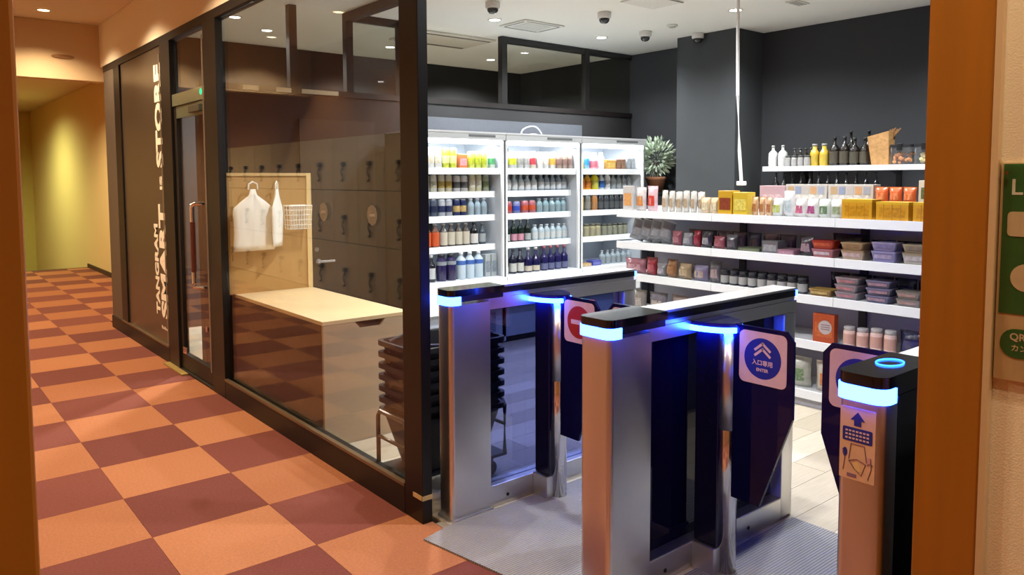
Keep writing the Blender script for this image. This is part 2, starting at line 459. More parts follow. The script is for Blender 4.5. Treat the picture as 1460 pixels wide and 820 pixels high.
part('floor_hinge', B(XG - 0.012, XG - 0.001, 6.10, 6.18, 0.145, 0.2, 0.004), CHROME, d1)
struct('trim_2', B(XG - 0.07, XG - 0.021, 6.03, 6.53, 0.001, 0.014), M('#B39A5E', 0.4, 0.5), 'brass threshold strip at the foot of the glass door', 'threshold')
struct('trim_3', B(XG - 0.018, XG + 0.05, 5.2, 6.53, 0.0015, 0.016), BROWNF)
# black jamb behind the orange column
struct('trim_4', B(XG + 0.15, XG + 0.22, 0.66, 0.735, 0, 2.91), BLACKM)

# ================================================================== SHOP LIGHTS
for x, y in ((4.28, 5.43), (5.65, 5.43), (5.63, 3.85), (4.28, 3.85), (4.28, 2.2), (5.65, 2.2), (2.6, 3.85), (2.7, 1.9)):
    downlight('shop_downlight', 'white recessed downlight in the white shop ceiling in front of the clerestory', x, y, ZC, 205, COOL, 'white shop ceiling downlights', 150, 0.8, 25, '#FFFFFF')
for x, y in ((4.27, 7.24), (5.66, 7.26), (2.88, 7.16), (2.43, 6.75)):
    downlight('rear_room_downlight', 'white recessed downlight in the ceiling behind the clerestory glass', x, y, ZC, 380, (1.0, 0.97, 0.88), 'downlights behind the clerestory', 150, 0.8, 14, '#FFF8E8')


# ================================================================== COUNTER, BAGS, BASKETS (behind the glazing)
cb = thing('display_counter', 'long cream counter box with a notched finger pull behind the glazing', 'counter', (2.105, 4.6, 0))
CRM = M('#B09A80', 0.5, 0, 0.04, 5, stretch=(3, 3, 20))
part('body', B(-0.27, 0.27, -0.70, 0.74, 0.003, 0.69), CRM, cb)
bm = bmesh.new()
prism(bm, [(-0.275, 0.002), (0.275, 0.002), (0.275, 0.691), (0.115, 0.691), (0.085, 0.652), (-0.045, 0.652), (-0.08, 0.691), (-0.275, 0.691)], 'y', -0.735, -0.715)
part('end_panel', bm, CRM, cb)
part('finger_pull_recess', B(-0.1, 0.13, -0.7145, -0.7005, 0.6, 0.69), M('#2A1F18', 0.8), cb)
part('side_panel', B(-0.277, -0.2705, -0.714, 0.74, 0.003, 0.69), M('#2C1A14', 0.5), cb)  # dark brown paints the interior shade onto the glass-facing side
part('worktop', B(-0.28, 0.28, -0.737, 0.745, 0.692, 0.715, 0.002), M('#D8BE94', 0.4, 0, 0.03), cb)
hp = thing('bag_display_board', 'tan wooden board with hooks standing on the cream counter', 'board', (2.1, 5.2, 0.7155))
part('panel', B(-0.315, 0.25, 0.0, 0.02, 0, 0.81), M('#B08850', 0.6, 0, 0.05, 4, stretch=(2, 2, 30)), hp)
part('frame_post', B(0.25, 0.285, -0.012, 0.025, 0, 0.83), M('#D8BA84', 0.5), hp)
part('top_rail', B(-0.315, 0.25, -0.012, 0.025, 0.8105, 0.83), M('#CDAE78', 0.5), hp)
for x, z in ((-0.165, 0.765), (0.015, 0.765)):
    part('hook', tube(bmesh.new(), [(x, 0, z), (x, -0.045, z), (x, -0.055, z + 0.012)], 0.004, 6), CHROME, hp, True)

def shirt_bag(label, x, y, z, wd, ht, th, rz):
    t = thing('carrier_bag', label, 'bag', (x, y, z), rz, None)
    bm = bmesh.new()
    NX, NZ = 9, 10
    def width(v):
        if v < 0.68: return 1.0 - 0.06 * math.sin(PI * v / 0.68)
        return 1.0 - 0.88 * min(1.0, (v - 0.68) / 0.24) ** 1.1
    grid = {}
    for s in (-1, 1):
        for j in range(NZ + 1):
            v = j / NZ
            for i in range(NX + 1):
                u = i / NX * 2 - 1
                pw = width(v)
                zz = -ht * (1 - v)
                d = th * max(0.08, (1 - abs(u) ** 2.5)) * (0.3 + 0.7 * math.sin(PI * min(1, v * 0.9 + 0.12)))
                d *= 1 + 0.35 * math.sin(9 * u + 5 * v)
                if abs(u) == 1: d = 0.002
                grid[s, i, j] = bm.verts.new((u * wd / 2 * pw, s * d / 2, zz))
    for s in (-1, 1):
        for j in range(NZ):
            for i in range(NX):
                f = [grid[s, i, j], grid[s, i + 1, j], grid[s, i + 1, j + 1], grid[s, i, j + 1]]
                bm.faces.new(f if s < 0 else f[::-1])
    for i in range(NX):
        bm.faces.new([grid[-1, i, 0], grid[1, i, 0], grid[1, i + 1, 0], grid[-1, i + 1, 0]])
        bm.faces.new([grid[-1, i, NZ], grid[-1, i + 1, NZ], grid[1, i + 1, NZ], grid[1, i, NZ]])
    for j in range(NZ):
        bm.faces.new([grid[-1, 0, j], grid[-1, 0, j + 1], grid[1, 0, j + 1], grid[1, 0, j]])
        bm.faces.new([grid[-1, NX, j], grid[1, NX, j], grid[1, NX, j + 1], grid[-1, NX, j + 1]])
    WB = M('#F2EFE8', 0.45, 0, 0.02)
    part('bag_body', bm, WB, t, True)
    hw = wd * 0.11
    part('handle_loop', tube(bmesh.new(), [(-hw, 0, -0.002), (-hw * 0.9, 0, 0.035), (0, 0, 0.05), (hw * 0.9, 0, 0.035), (hw, 0, -0.002)], 0.006, 6), WB, t, True)
    return t
shirt_bag('wide white plastic carrier bag hanging on the tan board', 1.935, 5.125, 1.435, 0.30, 0.42, 0.05, 0.1)
shirt_bag('white plastic carrier bag hanging edge on beside the wide bag', 2.10, 5.12, 1.435, 0.19, 0.40, 0.05, 0.85)
wb = thing('wire_basket', 'small white wire basket hanging on the tan board', 'basket', (2.255, 5.13, 1.15))
bm = bmesh.new()
WW = M('#E9E4DA', 0.4)
tube(bm, [(-0.08, -0.06, 0.165), (0.08, -0.06, 0.165), (0.08, 0.055, 0.165), (-0.08, 0.055, 0.165), (-0.08, -0.06, 0.165)], 0.005, 6)
part('rim', bm, WW, wb)
for i in range(9):
    x = -0.08 + 0.02 * i
    part('wire', tube(bmesh.new(), [(x, -0.06, 0.165), (x * 0.9, -0.055, 0.0), (x * 0.9, 0.05, 0.0), (x, 0.055, 0.165)], 0.003, 4), WW, wb)
for k in range(4):
    z = 0.03 + 0.035 * k
    part('wire', tube(bmesh.new(), [(-0.077, 0.052, z), (-0.077, -0.058, z), (0.077, -0.058, z), (0.077, 0.052, z)], 0.003, 4), WW, wb)

# basket stack
BX, BY = 2.10, 3.10
st = thing('basket_stand', 'low wheeled stand with grey tube hoops under the black baskets', 'stand', (BX, BY, 0))
GREYT = M('#6E655C', 0.35, 0.7)
for s in (-1, 1):
    hoop = part('hoop', tube(bmesh.new(), [(s * 0.292, -0.13, 0.1), (s * 0.292, -0.13, 0.35), (s * 0.292, -0.11, 0.375), (s * 0.292, 0.11, 0.375), (s * 0.292, 0.13, 0.35), (s * 0.292, 0.13, 0.1)], 0.011, 8), GREYT, st, True)
    part('cross_bar', tube(bmesh.new(), [(s * 0.292, -0.13, 0.25), (s * 0.292, 0.13, 0.25)], 0.009, 8), GREYT, hoop, True)
part('tray', B(-0.3, 0.3, -0.14, 0.14, 0.088, 0.105, 0.004), DARKPL, st)
for sx in (-1, 1):
    for sy in (-1, 1):
        bm = bmesh.new(); prism(bm, circ(0.038, 16, sx * 0.2, 0.039), 'y', sy * 0.12 - 0.012, sy * 0.12 + 0.012)
        wh = part('wheel', bm, DARKPL, st, True)
        part('fork', B(sx * 0.2 - 0.012, sx * 0.2 + 0.012, sy * 0.12 - 0.018, sy * 0.12 + 0.018, 0.062, 0.088), GREYT, wh)
def basket_mesh():
    bm = bmesh.new()
    def ring(hw, hd, z):
        return [bm.verts.new((x, y, z)) for x, y in rrect(2 * hw, 2 * hd, 0.04, 3)]
    prof = [(0.185, 0.12, 0.0), (0.262, 0.168, 0.27), (0.274, 0.18, 0.27), (0.274, 0.18, 0.25), (0.2585, 0.1645, 0.249), (0.259, 0.165, 0.268), (0.182, 0.117, 0.004)]
    prof = [(0.185, 0.12, 0.0), (0.256, 0.163, 0.248), (0.274, 0.18, 0.248), (0.274, 0.18, 0.272), (0.258, 0.164, 0.272), (0.182, 0.117, 0.004)]
    rs = [ring(*p) for p in prof]
    n = len(rs[0])
    for a, b in zip(rs, rs[1:]):
        for i in range(n):
            bm.faces.new((a[i], a[(i + 1) % n], b[(i + 1) % n], b[i]))
    bm.faces.new(rs[0][::-1]); bm.faces.new(rs[-1])
    return bm
bmesh_b = mesh_of('shell', basket_mesh(), DARKPL)
hmesh = None
for k in range(7):
    t = thing('shopping_basket', ('topmost ' if k == 6 else '') + 'black plastic shopping basket ' + ('of the stack behind the corner post' if k == 6 else 'nested in the stack behind the corner post'), 'basket', (BX, BY, 0.1065 + 0.056 * k), 0, 'nested black shopping baskets')
    link('shell', bmesh_b, t)
    if hmesh is None:
        bm = bmesh.new()
        tube(bm, [(-0.262, -0.07, 0.279), (-0.1, -0.168, 0.279), (0.1, -0.168, 0.279), (0.262, -0.07, 0.279)], 0.006, 6)
        tube(bm, [(-0.262, 0.07, 0.279), (-0.1, 0.168, 0.279), (0.1, 0.168, 0.279), (0.262, 0.07, 0.279)], 0.006, 6)
        hmesh = mesh_of('handle', bm, M('#2A2C30', 0.4))
    link('handle', hmesh, t)

tag(part('floor_mat', B(1.83, 2.6, 5.44, 5.97, 0.0005, 0.008), M('#2A211C', .95, 0, .1, 200, .4)), 'dark sheet added to darken the shop floor just inside the glass door', 'mat')  # added sheet, darkens the bright floor seen through the door glass

# round badges on the big pane
for y in (3.70, 3.185):
    o = thing('round_sticker', 'faint pale round sticker on the large front pane', 'sticker', (XG + 0.0115, y, 1.33), 0, 'round stickers on the glazing')
    part('film', prism(bmesh.new(), circ(0.05, 8), 'x', -0.0008, -0.0002), GL('sticker_film', '#D8D4CC', 0.04, 0.2, 0.22, '#B8B0A4'), o)
    part('symbol', B(-0.0012, -0.0008, -0.028, 0.028, -0.006, 0.006), GL('sticker_ink', '#C8C2B8', 0.04, 0.3, 0.35, '#D8D0C4'), o)

# ================================================================== TURNSTILE GATES
LEDB = EM('#1E44FF', 52.0)
LEDW = EM('#1E44FF', 52.0)
SIGNW = M('#E6C6C6', 0.5)
SIGNB = M('#23309A', 0.45)
SIGNR = M('#B0301E', 0.45)
WINGM = GL('wing_acrylic', '#3A3C78', 0.03, 0.02, 0.7, '#14144C')
DARKGLASS = GL('dark_gate_glass', '#30326A', 0.045, 0.0, 0.82, '#0E0E30')

def plan(L, wd, r, x0=0.0, k=0.0):
    """front-rounded outline, front edge at x0"""
    pts = []
    for sy, a0 in ((1, 90), (-1, 180)):
        for q in range(6):
            a = math.radians(a0 + 90 * q / 5)
            pts.append((x0 + r + k * 0 + r * math.cos(a), sy * (wd / 2 - r) + r * math.sin(a)))
    pts += [(x0 + L, -wd / 2), (x0 + L, wd / 2)]
    return pts

def wing(parent, s, yb, x, sign, enter):
    """s = direction along y from the gate"""
    W_ = 0.245
    prof = [(0, 0.31), (0.12, 0.31), (W_, 0.66), (W_, 0.93), (W_ - 0.03, 0.965), (0, 0.965)]
    pts = [(yb + s * a, b) for a, b in prof]
    wg = part('wing_panel', prism(bmesh.new(), pts, 'x', x, x + 0.012), WINGM, parent)
    cy, cz = yb + s * 0.125, 0.855
    q = bpy.data.objects.new('lane_sign', mesh_of('lane_sign', prism(bmesh.new(), rrect(0.19, 0.19, 0.022, 4), 'z', 0, 0.0015), SIGNW))
    COL.objects.link(q); q.parent = wg; q.location = (x - 0.0003, cy, cz); q.rotation_euler = FACE_NX
    bm = prism(bmesh.new(), circ(0.074, 32), 'z', 0.0016, 0.002)
    dk = part('sign_disc', bm, sign, wg, loc=(x - 0.0003, cy, cz), rot=FACE_NX)
    bm = bmesh.new()
    def bar(x0, y0, x1, y1, t):
        d = Vector((x1 - x0, y1 - y0)); n = Vector((-d.y, d.x)).normalized() * t / 2
        prism(bm, [(x0 + n.x, y0 + n.y), (x0 - n.x, y0 - n.y), (x1 - n.x, y1 - n.y), (x1 + n.x, y1 + n.y)], 'z', 0.0021, 0.0026)
    if enter:
        for dz in (0.054, 0.034):
            bar(-0.032, dz - 0.026, 0.002, dz + 0.002, 0.009); bar(-0.002, dz + 0.002, 0.032, dz - 0.026, 0.009)
        part('chevrons', bm, SIGNW, wg, loc=(x - 0.0003, cy, cz), rot=FACE_NX)
        for body, size, dz in (('入口専用', 0.021, -0.017), ('ENTER', 0.016, -0.042)):
            link('lettering', text_mesh(body, size, SIGNW, 0.0004, 0.0003), wg, (x - 0.0026, cy, cz + dz), FACE_NX)
    else:
        bar(-0.05, 0, 0.05, 0, 0.02)
        part('no_entry_bar', bm, SIGNW, wg, loc=(x - 0.0003, cy, cz), rot=FACE_NX)
    return wg

def gate(label, x0, yc, wd, sides, end=False):
    t = thing('turnstile_gate', label, 'turnstile', (x0, yc, 0), 0)
    L = 1.2; pl = 0.075 if end else 0.215; DZ = 0.025; po = 0.05 if end else 0.09
    part('front_post', prism(bmesh.new(), plan(pl, wd, 0.022), 'z', 0.006, 0.9545), STEEL, t, True)
    part('base_plate', prism(bmesh.new(), plan(pl + 0.02, wd + 0.02, 0.024, -0.01), 'z', 0.0, 0.006), STEEL, t)
    part('led_strip', prism(bmesh.new(), plan(0.06, wd + 0.018, 0.034, -0.009), 'z', 0.955, 0.992), LEDW, t)
    hd = part('reader_head', prism(bmesh.new(), plan(0.30, wd + 0.012, 0.032, -0.006), 'z', 0.993, 1.022), M('#08080C', 0.15, 0, 0.02, coat=0.3), t, True)
    part('head_side', B(0.05, 0.29, -wd / 2, wd / 2, 0.967, 0.992), M('#0B0B18', 0.25), t)
    rw = wd * 0.4
    part('rail_top', B(0.301, L, -rw, rw, 1.011, 1.02), STEEL, t)
    part('rail_band', B(0.301, L - 0.012, -rw - 0.002, rw + 0.002, 0.984, 1.0105), M('#0A0A14', 0.2), t)
    part('rail_beam', B(pl + 0.0, L, -rw, rw, 0.915, 0.966), STEEL, t)
    part('rail_core', B(0.295, L - 0.012, -rw + 0.004, rw - 0.004, 0.9665, 0.9835), STEEL, t)
    part('rear_led', B(L - 0.012, L + 0.004, -rw - 0.002, rw + 0.002, 0.984, 1.0095), LEDB, t)
    part('rear_post', B(L - 0.09, L, -rw, rw, 0.0, 0.9145, 0.01), STEEL, t, True)
    bb = part('base_beam', B(pl, L - 0.09, -rw, rw, 0.0, 0.1, 0.004), STEEL, t)
    for x in (0.32, 0.62, 0.86):
        part('bolt', prism(bmesh.new(), circ(0.008, 10, x, 0.04), 'y', -rw - 0.003, -rw + 0.001), M('#3A3A3E', 0.3, 0.9), bb)
    part('glass_infill', B(pl, L - 0.091, -0.005, 0.005, 0.1005, 0.9145), DARKGLASS if len(sides) > 1 else GATEGLASS, t)
    for s in sides:
        ys = s * (wd / 2 + po)
        part('swing_post', lathe(bmesh.new(), [(0.038, 0.0), (0.038, 0.93)], 18, (0.55, ys)), CHROME, t, True)
        part('post_sleeve', lathe(bmesh.new(), [(0.0395, 0.56), (0.0395, 0.915)], 18, (0.55, ys)), STEEL, t, True)
        part('motor_housing', B(0.49, 0.585, min(s * rw, ys), max(s * rw, ys), 0.11, 0.93, 0.004), NAVY, t)
        part('post_foot', B(0.475, 0.60, min(s * rw, ys), max(s * rw, ys), 0.0, 0.109, 0.004), STEEL, t)
        arc = [(0.55 + 0.10 * math.cos(a), s * (rw + 0.0005) + s * (po + 0.065) * math.sin(a)) for a in [PI * k / 14 for k in range(15)]]
        part('arc_led', prism(bmesh.new(), arc, 'z', 0.931, 0.950), LEDW, t)
        arc2 = [(0.55 + 0.092 * math.cos(a), s * (rw + 0.0005) + s * (po + 0.058) * math.sin(a)) for a in [PI * k / 14 for k in range(15)]]
        part('arc_cap', prism(bmesh.new(), arc2, 'z', 0.9505, 0.966), NAVY, t)
        wing(t, s, ys + s * 0.03, 0.53, SIGNB if s * 1.0 == sides_sign(yc, s) else SIGNR, sides_sign(yc, s) == s)
    return t, hd
def sides_sign(yc, s):
    """the lane towards the orange column is the way in"""
    lane = yc + s * 0.4
    return s if lane < 1.8 else -s

gate('slim stainless turnstile gate with blue lights beside the black corner post', 1.845, 2.71, 0.105, (-1,))
gate('wide stainless turnstile gate with blue lights standing between the two lanes', 1.86, 1.815, 0.145, (-1, 1))
g3, h3 = gate('stainless turnstile gate with instruction sticker and glowing code reader by the orange column', 1.815, 0.868, 0.112, (1,), True)
part('side_panel', B(0.078, 1.19, -0.056, -0.0455, 0.02, 0.965), M('#0B0B1E', 0.12, 0, 0.02), g3)
# glowing oval reader
bm = bmesh.new()
ring = [(0.165 + 0.045 * math.cos(a), 0.005 + 0.030 * math.sin(a), 1.024) for a in [2 * PI * k / 24 for k in range(25)]]
tube(bm, ring, 0.0018, 6, False)
part('reader_ring', bm, EM('#2060FF', 12.0), h3)
stk = part('instruction_sticker', prism(bmesh.new(), rrect(0.088, 0.205, 0.003, 2), 'z', 0, 0.0012), M('#E2BFA8', 0.5), g3, loc=(-0.0003, 0.004, 0.845), rot=FACE_NX)
stk.scale = (1, .88, 1)
def mark(name, bm, mat):
    return part(name, bm, mat, stk)
bm = bmesh.new()
prism(bm, [(-0.018, 0.068), (0, 0.092), (0.018, 0.068), (0.009, 0.068), (0.009, 0.052), (-0.009, 0.052), (-0.009, 0.068)], 'z', 0.0013, 0.0018)
mark('arrow_mark', bm, SIGNB)
mark('blue_box', prism(bmesh.new(), rrect(0.074, 0.04, 0.004, 3, 0, 0.026), 'z', 0.0013, 0.0018), SIGNB)
for k in range(3):
    bm = bmesh.new()
    for q in range(7):
        x = -0.030 + q * 0.0088
        box(bm, x, x + 0.006, 0.0335 - k * 0.0105, 0.0385 - k * 0.0105, 0.0019, 0.0022)
    mark('print_line', bm, SIGNW)
INK = M('#6A5068', 0.6)
bm = bmesh.new()
for pts in ([(-0.02, -0.045), (-0.015, 0.0), (0.018, 0.0), (0.024, -0.045)], [(-0.02, -0.05), (0.0, -0.042), (0.022, -0.05), (0.012, -0.085), (-0.006, -0.07), (-0.02, -0.05)], [(-0.036, -0.02), (-0.03, -0.045), (-0.034, -0.08)], [(0.034, -0.03), (0.036, -0.06), (0.028, -0.092)], [(0.026, -0.05), (0.034, -0.044), (0.04, -0.05)]):
    tube(bm, [(a, b, 0.0014) for a, b in pts], 0.0011, 5)
mark('line_drawing', bm, INK)
mark('drawn_phone', prism(bmesh.new(), [(-0.010, -0.055), (0.004, -0.05), (0.012, -0.074), (-0.001, -0.08)], 'z', 0.0013, 0.0017), M('#E8CF9A', 0.5))
mark('drawn_cuff', B(-0.024, 0.0, -0.096, -0.086, 0.0013, 0.0017), M('#8A6A90', 0.6))
mark('drawn_code_pad', prism(bmesh.new(), circ(0.006, 12, -0.030, -0.028, 2.2), 'z', 0.0013, 0.0017), SIGNB)
mark('drawn_code_pad', prism(bmesh.new(), circ(0.007, 12, 0.03, -0.04, 1.6), 'z', 0.0013, 0.0017), M('#D8A8B0', 0.6))

# ribbed mats in the two lanes
def matm():
    m = bpy.data.materials.new('ribbed_mat'); m.use_nodes = True
    N = m.node_tree.nodes; L = m.node_tree.links; p = N['Principled BSDF']
    p.inputs['Roughness'].default_value = 0.95
    tc = N.new('ShaderNodeTexCoord'); wv = N.new('ShaderNodeTexWave'); wv.bands_direction = 'Y'
    wv.inputs['Scale'].default_value = 26; wv.inputs['Distortion'].default_value = 0.4
    L.new(tc.outputs['Object'], wv.inputs['Vector'])
    nz = N.new('ShaderNodeTexNoise'); nz.inputs['Scale'].default_value = 300
    L.new(tc.outputs['Object'], nz.inputs['Vector'])
    mx = N.new('ShaderNodeMix'); mx.data_type = 'RGBA'; mx.inputs[0].default_value = 0.5
    r1 = N.new('ShaderNodeMix'); r1.data_type = 'RGBA'
    r1.inputs[6].default_value = lin('#5E5D61'); r1.inputs[7].default_value = lin('#A2A1A4')
    r2 = N.new('ShaderNodeMix'); r2.data_type = 'RGBA'
    r2.inputs[6].default_value = lin('#6A696C'); r2.inputs[7].default_value = lin('#98979A')
    L.new(wv.outputs['Fac'], r1.inputs[0]); L.new(nz.outputs['Fac'], r2.inputs[0])
    L.new(r1.outputs[2], mx.inputs[6]); L.new(r2.outputs[2], mx.inputs[7]); L.new(mx.outputs[2], p.inputs['Base Color'])
    b = N.new('ShaderNodeBump'); b.inputs['Distance'].default_value = 0.004; b.inputs['Strength'].default_value = 0.8
    L.new(wv.outputs['Fac'], b.inputs['Height']); L.new(b.outputs[0], p.inputs['Normal'])
    return m
MATM = matm()
tag(part('floor_mat', prism(bmesh.new(), [(1.66, 2.60), (1.83, 2.64), (2.90, 2.64), (2.90, 1.90), (1.78, 1.90)], 'z', 0.0005, 0.008), MATM), 'grey ribbed mat in the lane beside the slim gate', 'mat')
tag(part('floor_mat', prism(bmesh.new(), [(1.77, 1.73), (3.02, 1.73), (3.02, 0.95), (1.84, 0.95)], 'z', 0.0005, 0.008), MATM), 'grey ribbed mat in the entry lane by the gate with the sticker', 'mat')
struct('trim_5', B(XG + 0.031, XG + 0.07, 0.72, 2.7, -0.01, 0.0004), M('#8E8270', 0.5))

# ================================================================== PRODUCT SHAPES (cached meshes, copied per item)
PC = {}
def pmesh(key, fn, mat, smooth=True):
    k = (key, mat.name)
    if k not in PC:
        PC[k] = mesh_of(key[0], fn(), mat, smooth)
    return PC[k]

def can_parts(h, r, body, band):
    return [('can_body', pmesh(('can_body', h, r), lambda: lathe(bmesh.new(), [(r * .8, 0), (r, .008), (r, h - .016), (r * .82, h - .004), (r * .8, h - .004)], 14), body)),
            ('can_lid', pmesh(('can_lid', h, r), lambda: lathe(bmesh.new(), [(r * .82, h - .004), (r * .84, h), (r * .76, h), (r * .74, h - .003)], 14), STEEL)),
            ('printed_band', pmesh(('printed_band', h, r), lambda: lathe(bmesh.new(), [(r + .0006, h * .25), (r + .0006, h * .62)], 14, close=False), band))]

def bottle_parts(h, r, body, cap, lab, nr=0.35, sh=0.62, l0=.12, l1=.5):
    return [('bottle_body', pmesh(('bottle_body', h, r, nr, sh), lambda: lathe(bmesh.new(), [(r * .9, 0), (r, .006), (r, h * sh), (r * .85, h * (sh + .06)), (r * nr, h * (sh + .17)), (r * nr, h * .93)], 14), body)),
            ('cap', pmesh(('cap', h, r, nr), lambda: lathe(bmesh.new(), [(r * nr * 1.15, h * .9), (r * nr * 1.15, h), (r * nr, h * 1.003)], 12), cap)),
            ('label', pmesh(('label', h, r, l0, l1), lambda: lathe(bmesh.new(), [(r + .0007, h * l0), (r + .0007, h * l1)], 14, close=False), lab))]

def jar_parts(h, r, body, lid, lab):
    return [('jar_body', pmesh(('jar_body', h, r), lambda: lathe(bmesh.new(), [(r * .92, 0), (r, .006), (r, h * .74), (r * .86, h * .82)], 14), body)),
            ('lid', pmesh(('lid', h, r), lambda: lathe(bmesh.new(), [(r * .9, h * .82), (r * .92, h * .985), (r * .86, h)], 14), lid)),
            ('label', pmesh(('label', h, r, 'j'), lambda: lathe(bmesh.new(), [(r + .0006, h * .14), (r + .0006, h * .64)], 14, close=False), lab))]

def carton_parts(w_, d, h, body, prn, flap=None):
    ps = [('carton', pmesh(('carton', w_, d, h), lambda: B(-w_ / 2, w_ / 2, -d / 2, d / 2, 0, h, .002, 1), body, False)),
          ('printed_panel', pmesh(('printed_panel', w_, d, h), lambda: B(-w_ * .4, w_ * .4, -d / 2 - .0008, -d / 2 - .0001, h * .2, h * .7), prn, False))]
    if flap:
        ps.append(('flap', pmesh(('flap', w_, d, h), lambda: B(-w_ * .502, w_ * .502, -d * .502, d * .502, h * .86, h + .001), flap, False)))
    return ps

def tub_parts(w_, d, h, body, lid, prn):
    def tb():
        bm = bmesh.new(); n = []
        for k, (s, z) in enumerate(((.86, 0), (1, h * .85))):
            n.append([bm.verts.new((x, y, z)) for x, y in rrect(w_ * s, d * s, .015, 2)])
        for i in range(len(n[0])):
            j = (i + 1) % len(n[0]); bm.faces.new((n[0][i], n[0][j], n[1][j], n[1][i]))
        bm.faces.new(n[0][::-1]); bm.faces.new(n[1]); return bm
    return [('tub', pmesh(('tub', w_, d, h), tb, body, False)),
            ('lid', pmesh(('lid', w_, d, h), lambda: prism(bmesh.new(), rrect(w_ * 1.03, d * 1.03, .016, 2), 'z', h * .851, h), lid, False)),
            ('printed_panel', pmesh(('printed_panel', w_, d, h, 't'), lambda: B(-w_ * .36, w_ * .36, -d * .505, -d * .5, h * .35, h * .7), prn, False))]

def pouch_mesh(w_, h, t, u0=-1, u1=1, v0=0, v1=1, off=0.0, one=False, seed=0):
    bm = bmesh.new(); NX, NZ = 6, 7; g = {}
    rnd = random.Random(seed)
    ph = rnd.random() * 6
    for s in (-1, 1):
        for j in range(NZ + 1):
            v = v0 + (v1 - v0) * j / NZ
            for i in range(NX + 1):
                u = u0 + (u1 - u0) * i / NX
                d = t / 2 * (1 - abs(u) ** 3) * min(1, (1 - v) * 3.2) * min(1, .25 + v * 4) ** .7
                d *= 1 + .22 * math.sin(7 * u + ph) * math.sin(6 * v + ph)
                d = max(d, .0015)
                wv = w_ / 2 * (1 - .05 * math.sin(PI * v))
                g[s, i, j] = bm.verts.new((u * wv, s * (d + off), h * v))
    for s in ((-1,) if one else (-1, 1)):
        for j in range(NZ):
            for i in range(NX):
                f = [g[s, i, j], g[s, i + 1, j], g[s, i + 1, j + 1], g[s, i, j + 1]]
                bm.faces.new(f if s < 0 else f[::-1])
    if not one:
        for i in range(NX):
            bm.faces.new([g[-1, i, 0], g[1, i, 0], g[1, i + 1, 0], g[-1, i + 1, 0]])
            bm.faces.new([g[-1, i, NZ], g[-1, i + 1, NZ], g[1, i + 1, NZ], g[1, i, NZ]])
        for j in range(NZ):
            bm.faces.new([g[-1, 0, j], g[-1, 0, j + 1], g[1, 0, j + 1], g[1, 0, j]])
            bm.faces.new([g[-1, NX, j], g[1, NX, j], g[1, NX, j + 1], g[-1, NX, j + 1]])
    else:
        bmesh.ops.delete(bm, geom=[v for v in bm.verts if not v.link_faces], context='VERTS')
    return bm

def pouch_parts(w_, h, t, body, prn, seed=0, seal=None):
    ps = [('pouch', pmesh(('pouch', w_, h, t, seed), lambda: pouch_mesh(w_, h, t, seed=seed), body)),
          ('printed_panel', pmesh(('printed_panel', w_, h, t, seed), lambda: pouch_mesh(w_, h, t, -.62, .62, .22, .62, .0012, True, seed), prn))]
    ps.append(('seal', pmesh(('seal', w_, h, t, seed), lambda: B(-w_ * .5, w_ * .5, -.0028, .0028, h * .945, h * 1.003), seal or body, False)))
    return ps

def put(name, label, cat, parts, loc, rz=0.0, group=None, rx=0.0):
    if name in ('snack_pouch', 'snack_bag', 'foil_pouch'): rz += random.uniform(-.16, .16)
    t = thing(name, label, cat, loc, rz, group)
    if rx: t.rotation_euler = (rx, 0, rz)
    for n, me in parts:
        link(n, me, t)
    return t

def dk(c, f=.82):
    return '#' + ''.join('%02X' % int(int(c[i:i + 2], 16) * f) for i in (1, 3, 5))
def cm(c, rough=.4, metal=0.0):
    return M(dk(c), rough, metal, .04, 60)
def pm(c):
    return M(dk(c), .35, 0, .32, 55)
GLB = {}
def bglass(c):
    return M(c, .08, 0, .02, spec=.6)

